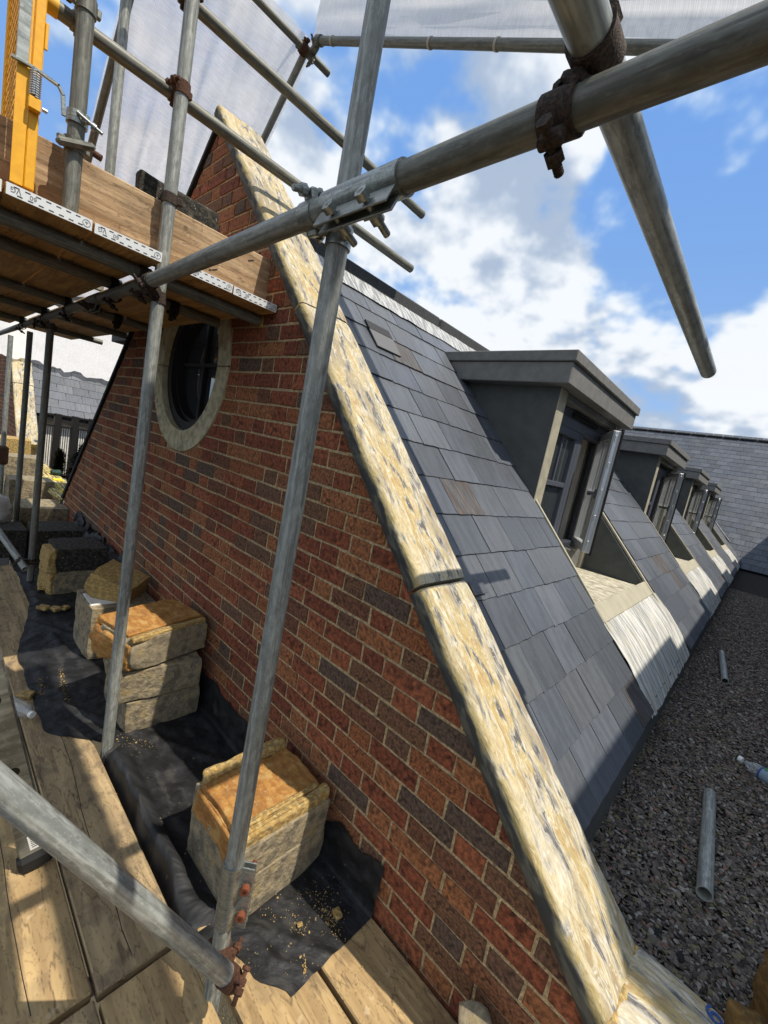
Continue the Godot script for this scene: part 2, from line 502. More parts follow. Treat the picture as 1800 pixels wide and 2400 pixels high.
	M.glass = gl
	var gd := mat(null, hx("4c5256"), 0.03, null, 1.0, 0.0, 0.5)
	gd.metallic_specular = 1.0
	gd.clearcoat_enabled = true; gd.clearcoat = 1.0; gd.clearcoat_roughness = 0.02
	M.dark_glass = gd
	# wood: u along the grain
	var twood := func(a: String, b: String, c2: String, kn: float) -> ImageTexture: return tex(func(i: int):
		var s: float = strk[i] / 255.0
		var s2: float = strk2[i] / 255.0
		var ring: float = absf(fmod(s2 * 9.0 + (i / TS) * 0.02, 1.0) - 0.5) * 2.0
		var c := mixc(hx(a), hx(b), ss(0.25, 0.75, s * 0.55 + s2 * 0.45))
		c = mixc(c, hx(c2), ss(0.80, 1.0, ring) * 0.45)
		c = mixc(c, hx(c2), ss(0.60, 0.70, s) * 0.45)
		c = mixc(c, hx("3e342a"), ss(0.022, 0.0, absf(s2 - 0.46)) * 0.45)
		c = mixc(c, hx("5a5148"), ss(0.55, 0.8, mid2[i] / 255.0) * kn)
		return mixc(c, hx("e8dcc4"), ss(0.80, 0.86, mid[i] / 255.0) * 0.35))
	var tw := twood.call("9c8868", "c4ad84", "6e5c44", 0.35)
	var tw2 := twood.call("87765a", "ad9873", "5a4b38", 0.5)
	var tw3 := twood.call("a78f68", "d2b988", "7a6446", 0.2)
	M.boards = [mat(tw, Color(0.90, 0.89, 0.87), 0.9, nstr, 0.5), mat(tw2, Color(0.88, 0.88, 0.87), 0.9, nstr, 0.5), mat(tw3, Color(0.90, 0.88, 0.85), 0.9, nstr, 0.5)]
	M.toe = mat(twood.call("ab8e6c", "d2b892", "7d6448", 0.15), Color(0.88, 0.87, 0.86), 0.9, nstr, 0.6)
	M.ply = mat(twood.call("a87f48", "cfa668", "8c6334", 0.1), Color(1, 1, 1), 0.8, nstr, 0.3)
	# galvanised tube: u along, v around
	var tg := tex(func(i: int):
		var s: float = strk[i] / 255.0
		var m: float = mid[i] / 255.0
		var c := mixc(hx("8a8e8b"), hx("b4b8b5"), ss(0.25, 0.75, s * 0.6 + m * 0.4))
		c = mixc(c, hx("6a6a65"), ss(0.70, 0.84, mid2[i] / 255.0) * 0.4)
		c = mixc(c, hx("5c5c58"), ss(0.66, 0.74, strk2[i] / 255.0) * 0.35)
		return mixc(c, hx("d8dcdc"), ss(0.66, 0.80, fine[i] / 255.0) * 0.30))
	M.galv = mat(tg, Color(0.88, 0.88, 0.86), 0.5, nstr, 0.3, 0.0, 0.15)
	M.galv_new = mat(tg, Color(0.98, 0.99, 0.99), 0.38, nstr, 0.15, 0.0, 0.35)
	M.galv_old = mat(tg, Color(0.68, 0.67, 0.63), 0.55, nstr, 0.4, 0.0, 0.15)
	M.rust = mat(tex(func(i: int):
		var m: float = mid[i] / 255.0
		return mixc(hx("36241b"), hx("6a432c"), ss(0.3, 0.7, m * 0.6 + fine[i] / 255.0 * 0.4))), Color(1, 1, 1), 0.92, nb, 1.0, 8.0)
	M.rust_dark = mat(tex(func(i: int):
		var m: float = mid[i] / 255.0
		return mixc(hx("26201b"), hx("57463a"), ss(0.3, 0.7, m * 0.6 + fine[i] / 255.0 * 0.4))), Color(1, 1, 1), 0.85, nb, 1.0, 8.0, 0.2)
	M.zinc = mat(tg, Color(0.95, 0.96, 0.95), 0.36, nb, 0.2, 6.0, 0.7)
	M.bolt_rust = mat(null, hx("6e3b22"), 0.9)
	var ty := tex(func(i: int): return mixc(hx("e0a014"), hx("f2b51e"), mid[i] / 255.0))
	M.yellow = mat(ty, Color(1, 1, 1), 0.5, null, 1.0, 2.0)
	M.cap = mat(null, hx("d8a51c"), 0.6)
	M.membrane = mat(tex(func(i: int):
		var m: float = mid2[i] / 255.0
		var s: float = strk2[i] / 255.0
		var c := mixc(hx("0e0f10"), hx("1d1f22"), ss(0.3, 0.7, m))
		c = mixc(c, hx("4a463f"), ss(0.55, 0.80, m * 0.5 + s * 0.5) * 0.5)
		return mixc(c, hx("c9ad6a"), ss(0.80, 0.86, fine[i] / 255.0) * ss(0.5, 0.62, big[i] / 255.0) * 0.6)), Color(1, 1, 1), 0.62, nm, 0.4)
	# sheeting: white woven mesh, partly clear
	var tn := texa(func(i: int):
		var x := i % TS
		var y := i / TS
		var q := 0.5 + 0.5 * cos(x * TAU / 16.0)
		var p := 0.5 + 0.5 * cos(y * TAU / 16.0)
		var k: float = 0.88 + 0.12 * (strv[i] / 255.0)
		return Color(k, k, k * 1.01, 0.68 + 0.26 * maxf(q, p * 0.8) + 0.22 * (big[i] / 255.0 - 0.5)))
	var net := mat(tn, Color(1, 1, 1), 0.65)
	net.transparency = BaseMaterial3D.TRANSPARENCY_ALPHA
	net.cull_mode = BaseMaterial3D.CULL_DISABLED
	net.backlight_enabled = true; net.backlight = Color(1, 1, 1)
	M.net = net
	var tn2 := texa(func(i: int):
		var x := i % TS
		var y := i / TS
		var q := 0.5 + 0.5 * cos(x * TAU / 16.0)
		var p := 0.5 + 0.5 * cos(y * TAU / 16.0)
		var k: float = 0.90 + 0.10 * (strv[i] / 255.0)
		return Color(k, k, k, 0.76 + 0.20 * maxf(q, p * 0.8) + 0.14 * (big[i] / 255.0 - 0.5)))
	var net2: StandardMaterial3D = net.duplicate()
	net2.albedo_texture = tn2
	net2.albedo_color = Color(1, 1, 1)
	net2.backlight = Color(1, 1, 1)
	M.net_dense = net2
	M.gravel_base = mat(tex(func(i: int):
		var k: float = fine[i] / 255.0
		return mixc(hx("151210"), hx("5a5046"), ss(0.4, 0.75, k * 0.7 + mid[i] / 255.0 * 0.3))), Color(0.85, 0.82, 0.78), 1.0, nb, 2.0, 2.4)
	M.pebble = mat(null, Color.WHITE, 0.95)
	M.pebble.vertex_color_use_as_albedo = true
	M.leaf = mat(null, Color.WHITE, 0.8)
	M.leaf.vertex_color_use_as_albedo = true
	M.moss = mat(tex(func(i: int):
		var m: float = mid[i] / 255.0
		return mixc(hx("2a2a18"), hx("6a6032"), ss(0.3, 0.7, m))), Color(1, 1, 1), 1.0, nb, 1.5, 4.0)
	M.mossy = mat(tex(func(i: int):
		var s: float = strv[i] / 255.0
		var m: float = mid[i] / 255.0
		var c := mixc(hx("5c5330"), hx("d2c187"), ss(0.35, 0.65, s * 0.6 + m * 0.4))
		return mixc(c, hx("c9a92c"), ss(0.60, 0.8, big[i] / 255.0) * 0.8)), Color(1, 1, 1), 0.95, nm, 1.2)
	M.band = mat(null, hx("d9dcdc"), 0.4, null, 1.0, 0.0, 0.2)
	M.ink = mat(null, hx("24211e"), 0.8)
	M.ink_grey = mat(null, hx("707476"), 0.8)
	M.blue_ink = mat(null, hx("2c4f8f"), 0.8)
	M.blue_wall = mat(null, hx("7f93a3"), 0.8)
	M.white_wall = mat(tr, hx("dcdcd8"), 0.8, nb, 0.2, 1.0)
	M.sack = mat(tr, hx("d2d0c8"), 0.8, nm, 0.8, 3.0)
	M.green = mat(tr, hx("173a2c"), 0.6, nm, 0.8, 3.0)
	M.alu = mat(tg, Color(0.9, 0.92, 0.93), 0.4, nstr, 0.2, 0.0, 0.7)
	M.rubber = mat(null, hx("141414"), 0.8)
	var pet := mat(null, Color(0.85, 0.9, 0.93, 0.13), 0.05)
	pet.transparency = BaseMaterial3D.TRANSPARENCY_ALPHA
	pet.metallic_specular = 0.8
	M.pet = pet
	M.rope = mat(null, hx("b9b4a8"), 0.9)

# ---------------------------------------------------------------- brickwork
const KS := -1.0462   # slope of the right-hand verge
const KC := -1.2539
const WZ := -1.136    # face of the gable wall
const WINC := Vector2(-2.832, 0.29)

func circle(c: Vector2, r: float, n := 40) -> PackedVector2Array:
	var p := PackedVector2Array()
	for k in n: p.append(c + Vector2(cos(TAU * k / n), sin(TAU * k / n)) * r)
	return p

# Flemish bond; the bricks that show largest are parts of their own, the rest one part
func lay_bricks(host: Node3D, outline: PackedVector2Array, hole: PackedVector2Array, zf: float, y_ref: float, most: int, sd: int):
	var rng := RandomNumberGenerator.new(); rng.seed = sd
	var jobs := []
	var lo := outline[0]; var hi := outline[0]
	for p in outline: lo = lo.min(p); hi = hi.max(p)
	var y := y_ref - 0.075 * ceilf((y_ref - lo.y) / 0.075)
	var row := 0
	while y < hi.y:
		var x := lo.x - fposmod(lo.x, 0.3375) + (0.16875 if row % 2 else 0.0) - 0.3375 + rng.randf_range(-0.006, 0.006)
		var head := false
		while x < hi.x:
			var w := 0.1025 if head else 0.215
			var j := func() -> float: return rng.randf_range(-0.0028, 0.0028)
			var poly := PackedVector2Array([Vector2(x + j.call(), y + 0.010 + j.call()), Vector2(x + w + j.call(), y + 0.010 + j.call()), Vector2(x + w + j.call(), y + 0.075 + j.call()), Vector2(x + j.call(), y + 0.075 + j.call())])
			var cuts := Geometry2D.intersect_polygons(poly, outline)
			if cuts.size() > 0 and hole.size() > 0:
				var keep: Array[PackedVector2Array] = []
				for c in cuts:
					for e in Geometry2D.clip_polygons(c, hole): keep.append(e)
				cuts = keep
			for c: PackedVector2Array in cuts:
				var a := 0.0
				for k in c.size(): a += c[k].cross(c[(k + 1) % c.size()])
				if absf(a) * 0.5 < 0.0009: continue
				var mid := Vector3(x + w * 0.5, y + 0.04, zf)
				jobs.append({"p": c, "d": absf(a) / pow(mid.length(), 3.0), "m": rng.randi_range(0, 9) if rng.randf() < 0.7 else rng.randi_range(0, 3), "z": rng.randf_range(-0.001, 0.0035)})
			x += w + 0.010
			head = not head
		y += 0.075
		row += 1
	jobs.sort_custom(func(a, b): return a.d > b.d)
	var rest := []
	for k in 10: rest.append(MB.new())
	for k in jobs.size():
		var q: Dictionary = jobs[k]
		var b: MB = MB.new() if k < most else rest[q.m]
		b.slab(q.p, V(0, 0, zf), Vector3.RIGHT, Vector3.UP, -0.012, 0.004 + q.z, 0.003)
		if k < most: part(host, "brick", b.mesh(), M.bricks[q.m])
	var am := ArrayMesh.new()
	var mats := []
	for k in 10:
		if not rest[k].v.is_empty():
			rest[k].mesh(am); mats.append(M.bricks[k])
	if mats.size():
		var o := MeshInstance3D.new()
		for k in mats.size(): am.surface_set_material(k, mats[k])
		o.mesh = am
		put(host, o, "far_brickwork")
		o.set_meta("kind", "stuff")

func mortar_core(host: Node3D, called: String, outline: PackedVector2Array, hole_r: float, zf: float, th: float) -> Node3D:
	if hole_r <= 0.0:
		var b := MB.new()
		b.slab(outline, V(0, 0, zf), Vector3.RIGHT, Vector3.UP, -th, 0.0)
		return part(host, called, b.mesh(), M.mortar)
	var comb := CSGCombiner3D.new()
	put(host, comb, called)
	var pg := CSGPolygon3D.new()
	pg.polygon = outline
	pg.depth = th
	pg.material = M.mortar
	pg.name = "core"
	comb.add_child(pg)
	pg.position = V(0, 0, zf - th if false else zf)
	var cy := CSGCylinder3D.new()
	cy.radius = hole_r; cy.height = th * 4; cy.sides = 48
	cy.operation = CSGShape3D.OPERATION_SUBTRACTION
	cy.material = M.mortar
	cy.rotation = V(PI / 2, 0, 0)
	cy.position = V(WINC.x, WINC.y, zf - th * 0.5)
	cy.name = "opening"
	comb.add_child(cy)
	return comb

# a coping stone on a sloping verge: s0..s1 measured along x, dir 1 = falls to the right
func coping_stone(host: Node3D, called: String, a: Vector3, b: Vector3, nrm: Vector3, m: Material, sd: int, v0 := 0.0):
	var f := FastNoiseLite.new(); f.seed = sd; f.frequency = 6.0; f.fractal_octaves = 4
	# profile: distance back from the front, height above the bed
	var prof := [V(0.012, -0.012, 0), V(0.001, 0.0, 0), V(-0.001, 0.022, 0), V(0.000, 0.042, 0), V(0.003, 0.050, 0), V(0.010, 0.056, 0), V(0.022, 0.059, 0), V(0.07, 0.060, 0), V(0.11, 0.061, 0), V(0.15, 0.062, 0), V(0.19, 0.062, 0), V(0.23, 0.061, 0), V(0.262, 0.060, 0), V(0.280, 0.053, 0), V(0.288, 0.040, 0), V(0.290, 0.0, 0), V(0.285, -0.05, 0)]
	var per := [0.0]
	for k in range(1, prof.size()): per.append(per[k - 1] + (prof[k] - prof[k - 1]).length())
	var L := (b - a).length()
	var n := int(L / 0.025) + 2
	var pts := []
	var uvs := []
	for i in n + 1:
		var t := float(i) / n
		var row := []
		var ur := []
		var o := a.lerp(b, t)
		for k in prof.size():
			var p: Vector3 = o + nrm * prof[k].y + Vector3(0, 0, -prof[k].x)
			var e := f.get_noise_3dv(p)
			p += nrm * e * 0.004 * (1.0 if k > 3 else 0.5) + Vector3(0, 0, f.get_noise_3dv(p + Vector3(5, 5, 5)) * 0.004)
			if i == 0 or i == n: p = p + (b - a).normalized() * (0.004 if i == 0 else -0.004) - nrm * 0.004
			row.append(p)
			ur.append(Vector2(per[k] / per[-1], v0 + L * t * 0.62))
		pts.append(row); uvs.append(ur)
	var me := sheet_mesh(pts, uvs, true)
	# ends
	var mb := MB.new()
	for e in 2:
		var row: Array = pts[0] if e == 0 else pts[n]
		var c: Vector3 = (row[2] + row[14]) * 0.5 - nrm * 0.02
		for k in prof.size() - 1:
			var ua := Vector2(0.5, v0 + k * 0.01)
			if e == 0: mb.tri(c, row[k], row[k + 1], ua, ua, ua)
			else: mb.tri(c, row[k + 1], row[k], ua, ua, ua)
	mb.mesh(me)
	part(host, called, me, m)

# ---------------------------------------------------------------- slating
var slate_meshes := []
func make_slate_meshes():
	var rng := RandomNumberGenerator.new(); rng.seed = 77
	for k in 6:
		# unit slate 0.246 wide, 0.31 long from its tail upwards; u right, v up the slope, nrm out
		var tail := PackedVector2Array()
		for q in 7: tail.append(Vector2(-0.123 + 0.246 * q / 6.0, rng.randf_range(-0.0025, 0.0025)))
		tail.append(Vector2(0.123, 0.31)); tail.append(Vector2(-0.123, 0.31))
		var b := MB.new()
		b.slab(tail, Vector3.ZERO, Vector3.RIGHT, Vector3.UP, -0.0055, 0.0, 0.0012, 2.6)
		var t := PackedVector2Array()
		for q in b.t: t.append(q + Vector2(k * 0.31, k * 0.17))
		b.t = t
		slate_meshes.append(b.mesh())

# regions: [u0, u1, a0, a1]; a grows down the slope, tails at a_first - gauge * k
func slate_slope(host: Node3D, o: Vector3, u: Vector3, d: Vector3, regions: Array, a_first: float, gauge: float, most: int, sd: int, rust := 0.025, wid := 0.25):
	var rng := RandomNumberGenerator.new(); rng.seed = sd
	var nrm := u.cross(-d).normalized()
	if nrm.y < 0: nrm = -nrm
	var jobs := []
	for rg in regions:
		var k := 0
		while true:
			var a := a_first - gauge * k
			if a < rg[2] - 0.001: break
			if a <= rg[3] + 0.001:
				var x: float = rg[0] - (wid * 0.5 if k % 2 else 0.0)
				while x < rg[1] - 0.01:
					var x0 := maxf(x, rg[0])
					var x1 := minf(x + wid, rg[1])
					if x1 - x0 > 0.03:
						jobs.append({"x": (x0 + x1) * 0.5, "w": (x1 - x0 - rng.randf_range(0.004, 0.007)) / 0.246, "a": a + rng.randf_range(-0.0025, 0.0025), "m": rng.randi_range(0, 5), "v": rng.randi_range(0, 5), "l": minf(0.31, a - rg[2] + gauge), "t": rng.randf_range(-0.003, 0.003), "h": rng.randf_range(0.0, 0.003), "r": rng.randf() < rust})
					x += wid
			k += 1
	for q in jobs: q.p = o + u * q.x + d * (q.a - 0.1)
	jobs.sort_custom(func(a, b): return a.p.length_squared() < b.p.length_squared())
	var rest := {}
	for k in jobs.size():
		var q: Dictionary = jobs[k]
		# the tail sits on the course below, the head on the battens
		var up := (-d + nrm * -0.030).normalized()
		var side := u * (1.0 if u.cross(up).dot(nrm) > 0 else -1.0)
		side = (side + up * q.t).normalized()
		var nn := side.cross(up).normalized()
		var tr := Transform3D(Basis(side * q.w, up * (q.l / 0.31), nn), o + u * q.x + d * q.a + nrm * (0.014 + q.h))
		var m: Material = M.slate_rust if q.r else M.slates[q.m]
		if k < most:
			part(host, "slate", slate_meshes[q.v], m, tr.origin, tr.basis)
		else:
			if not rest.has(m): rest[m] = SurfaceTool.new(); rest[m].begin(Mesh.PRIMITIVE_TRIANGLES)
			rest[m].append_from(slate_meshes[q.v], 0, tr)
	if rest.size():
		var am := ArrayMesh.new()
		for m in rest: rest[m].set_material(m); am = rest[m].commit(am)
		var e := MeshInstance3D.new(); e.mesh = am
		put(host, e, "far_slates")
		e.set_meta("kind", "stuff")

# ---------------------------------------------------------------- the gabled building
func build_gabled_building():
	var bd := thing("gabled_building", "red brick gabled building with round window, cream stone coping, slate roof and four dormers", "building", V(-2.8, -1.6, -1.3))
	bd.position = Vector3.ZERO
	var out := PackedVector2Array([V2(-5.72, -1.2), V2(-5.72, -2.2), V2(0.30, -2.2), V2(0.22, -1.26), V2(0.02, -1.26), V2(-2.797, 1.655)])
	var wall := mortar_core(bd, "gable_wall", out, 0.53, WZ, 0.26)
	lay_bricks(wall, out, circle(WINC, 0.540), WZ, 0.336, 300, 3)
	part(bd, "wall_base", span(V(-9.2, -7.0, WZ - 0.26), V(0.30, -2.2, WZ)), M.mortar)
	# coping down the right verge, in three lengths, and the flat kneeler at its foot
	var nr := V(1.0462, 1.0, 0).normalized()
	var P := func(x: float) -> Vector3: return V(x, KS * x + KC, WZ + 0.042)
	var xs := [-2.83, -1.70, -0.782, 0.045]
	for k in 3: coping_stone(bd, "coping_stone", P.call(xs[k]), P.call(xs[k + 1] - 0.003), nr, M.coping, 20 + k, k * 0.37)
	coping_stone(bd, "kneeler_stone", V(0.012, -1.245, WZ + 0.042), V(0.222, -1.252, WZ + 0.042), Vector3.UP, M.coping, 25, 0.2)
	# mortar fillet in the angle between coping and kneeler
	var fil := rough_block(V(0.050, 0.022, 0.262), 31, 0.016, 0.006, 12, 1.5)
	part(bd, "mortar_fillet", fil, M.sandstone, V(0.032, -1.213, -1.235), Basis(Vector3.BACK, -0.45))
	# blue crayon mark on the kneeler
	var tm := TextMesh.new(); tm.text = "6"; tm.font_size = 14; tm.pixel_size = 0.004; tm.depth = 0.002
	part(bd, "chalk_mark", tm, M.blue_ink, V(0.196, -1.188, -1.345), Basis(Vector3.RIGHT, -PI / 2) * Basis(Vector3.BACK, 0.9))
	# left verge: a thin dark slate edge
	var lv := MB.new()
	lv.slab(PackedVector2Array([V2(-5.78, -1.24), V2(-2.80, 1.67), V2(-2.80, 1.705), V2(-5.82, -1.22)]), V(0, 0, WZ), Vector3.RIGHT, Vector3.UP, -0.30, 0.022)
	part(bd, "verge_edge", lv.mesh(), M.dark)
	part(bd, "verge_mortar", span(V(-5.80, -1.30, WZ - 0.2), V(-5.70, -1.215, WZ + 0.014), 0.01), M.white_wall)
	# stone surround of the round window, in four pieces
	for k in 4:
		var a0 := PI * 0.5 * k + 0.035 - 0.035
		var pg := PackedVector2Array()
		var n := 14
		for q in n + 1:
			var a := a0 + 0.006 + (PI * 0.5 - 0.012) * q / n
			pg.append(WINC + V2(cos(a), sin(a)) * 0.536)
		for q in n + 1:
			var a := a0 + 0.006 + (PI * 0.5 - 0.012) * (n - q) / n
			pg.append(WINC + V2(cos(a), sin(a)) * 0.405)
		var sb := MB.new()
		# the ring is not convex, so it is built in short wedges
		for q in n:
			var w := PackedVector2Array([pg[q], pg[q + 1], pg[2 * n - q], pg[2 * n + 1 - q]])
			sb.slab(w, V(0, 0, WZ), Vector3.RIGHT, Vector3.UP, -0.20, 0.012)
		part(bd, "window_surround", sb.mesh(), M.render_stone)
	# the round window itself
	var ring := MB.new()
	for q in 48:
		var a := TAU * q / 48.0
		var b := TAU * (q + 1) / 48.0
		ring.slab(PackedVector2Array([WINC + V2(cos(a), sin(a)) * 0.41, WINC + V2(cos(b), sin(b)) * 0.41, WINC + V2(cos(b), sin(b)) * 0.345, WINC + V2(cos(a), sin(a)) * 0.345]), V(0, 0, WZ - 0.11), Vector3.RIGHT, Vector3.UP, -0.05, 0.085)
		ring.slab(PackedVector2Array([WINC + V2(cos(a), sin(a)) * 0.348, WINC + V2(cos(b), sin(b)) * 0.348, WINC + V2(cos(b), sin(b)) * 0.325, WINC + V2(cos(a), sin(a)) * 0.325]), V(0, 0, WZ - 0.11), Vector3.RIGHT, Vector3.UP, -0.04, 0.05)
	var win := part(bd, "round_window", ring.mesh(), M.gasket)
	var pane := MB.new()
	pane.slab(circle(WINC, 0.34), V(0, 0, WZ - 0.115), Vector3.RIGHT, Vector3.UP, -0.006, 0.0)
	part(win, "pane", pane.mesh(), M.dark_glass)
	part(win, "glazing_bar", boxm(V(WINC.x, WINC.y, WZ - 0.10), V(0.028, 0.68, 0.03), 0.004), M.gasket)
	part(win, "glazing_bar", boxm(V(WINC.x, WINC.y + 0.03, WZ - 0.102), V(0.68, 0.026, 0.028), 0.004), M.gasket)
	# ---- roof
	var sl := V(1.0, KS, 0).normalized()          # down the slope
	var nn := V(-KS, 1.0, 0).normalized()
	var o := V(0, KC, 0) + nn * 0.004 - sl * (V(0, KC, 0).dot(sl))
	var A := func(a: float, z: float, lift := 0.0) -> Vector3: return V(0, KC, 0) - sl * (V(0, KC, 0).dot(sl)) + nn * lift + sl * a + V(0, 0, z)
	var bays := [[-2.60, -1.39], [-5.90, -4.10], [-9.20, -7.40], [-12.50, -10.70], [-15.60, -14.00]]
	var roof := thing_part(bd, "slate_roof")
	for b in bays:
		var bm := MB.new()
		var c := [A.call(-2.2, b[1], -0.01), A.call(-2.2, b[0], -0.01), A.call(0.60, b[0], -0.01), A.call(0.60, b[1], -0.01)]
		bm.quad(c[0], c[1], c[2], c[3])
		bm.quad(c[3] - nn * 0.05, c[2] - nn * 0.05, c[1] - nn * 0.05, c[0] - nn * 0.05)
		bm.quad(c[1], c[1] - nn * 0.05, c[2] - nn * 0.05, c[2]); bm.quad(c[3], c[3] - nn * 0.05, c[0] - nn * 0.05, c[0])
		bm.quad(c[2], c[2] - nn * 0.05, c[3] - nn * 0.05, c[3])
		part(roof, "roof_deck", bm.mesh(), M.dark)
	part(roof, "roof_deck", quadm(A.call(-2.25, -1.39, -0.012), A.call(-2.25, -15.9, -0.012), A.call(-1.7, -15.9, -0.012), A.call(-1.7, -1.39, -0.012)), M.dark)
	var regs := []
	for b in bays: regs.append([b[0], b[1], -1.86, 0.64])
	regs.append([-15.6, -1.39, -2.09, -1.88])
	slate_slope(roof, o, V(0, 0, 1), sl, regs, 0.63, 0.193, 300, 9)
	# lead tile let into the slates near the coping, and a paler new slate with the gap above it
	part(roof, "lead_slip", boxm(A.call(-0.193, -1.47, 0.029), V(0.058, 0.004, 0.10), 0.001, Basis(sl, nn, V(0, 0, 1))), M.slates[5])
	part(roof, "slipped_slate_gap", boxm(A.call(-1.703, -1.695, 0.0255), V(0.066, 0.010, 0.192), 0.0, Basis(sl, nn, V(0, 0, 1))), M.black)
	part(roof, "bare_slate", boxm(A.call(-1.605, -1.697, 0.0255), V(0.128, 0.008, 0.194), 0.001, Basis(sl, nn, V(0, 0, 1))), mat(null, hx("5f6062"), 0.8))
	# lead flashing under the kerb, with a wavy lower edge
	var fp := []
	var fu := []
	var fz := FastNoiseLite.new(); fz.seed = 3; fz.frequency = 2.2
	for i in 150:
		var z := -1.38 - i * 0.098
		var row := []; var ur := []
		for j in 5:
			var a := lerpf(-2.21, -2.015 + fz.get_noise_1d(z * 3.0) * 0.022, j / 4.0)
			row.append(A.call(a, z, 0.024 + 0.006 * fz.get_noise_2d(z * 9.0, j * 1.0))); ur.append(V2(z * 1.6, j * 0.12))
		fp.append(row); fu.append(ur)
	part(bd, "lead_flashing", sheet_mesh(fp, fu), M.lead)
	# felted kerb of the flat roof top, in lengths
	for k in 12:
		var z0 := -1.40 - k * 1.22
		part(bd, "kerb_length", span(V(-2.75, 0.975, z0 - 1.214), V(-2.11, 1.062, z0), 0.012), M.felt)
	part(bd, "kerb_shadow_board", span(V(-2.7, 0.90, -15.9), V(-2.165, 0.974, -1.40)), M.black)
	part(bd, "flat_roof", span(V(-5.6, 0.6, -15.9), V(-2.76, 0.99, -1.40)), M.felt)
	# a black pipe cap standing just behind the coping
	var pc := MB.new(); pc.cyl(V(-2.30, 0.95, -1.47), V(-2.30, 1.235, -1.47), 0.05, 16); pc.cyl(V(-2.30, 1.235, -1.47), V(-2.30, 1.26, -1.47), 0.06, 16, true, 0.02)
	part(bd, "vent_cap", pc.mesh(), M.black)
	# eaves board and the wall under it
	var ev := MB.new()
	ev.slab(PackedVector2Array([V2(-0.30, -1.06), V2(-0.30, -1.40), V2(-0.165, -1.40), V2(-0.205, -1.035)]), V(0, 0, -15.9), Vector3.RIGHT, Vector3.UP, 0.0, 14.51)
	part(bd, "eaves_board", ev.mesh(), M.cheek)
	part(bd, "end_wall", span(V(-2.4, -3.0, -16.3), V(-0.32, -1.4, -1.42)), M.dark)
	for k in 4: dormer(bd, -2.6 - 3.3 * k, k, A, sl, nn)
	# white lead valley against the cross wing
	part(bd, "valley_flashing", boxm(A.call(-0.75, -15.5, 0.05), V(2.6, 0.02, 0.10), 0.004, Basis(sl, nn, V(0, 0, 1))), M.lead)

func V2(x: float, y: float) -> Vector2: return Vector2(x, y)
func quadm(a: Vector3, b: Vector3, c: Vector3, d: Vector3) -> ArrayMesh:
	var m := MB.new(); m.quad(a, b, c, d); m.quad(d - V(0, 0.02, 0), c - V(0, 0.02, 0), b - V(0, 0.02, 0), a - V(0, 0.02, 0))
	return m.mesh()
func thing_part(parent: Node3D, called: String) -> Node3D:
	var o := Node3D.new()
	return put(parent, o, called)

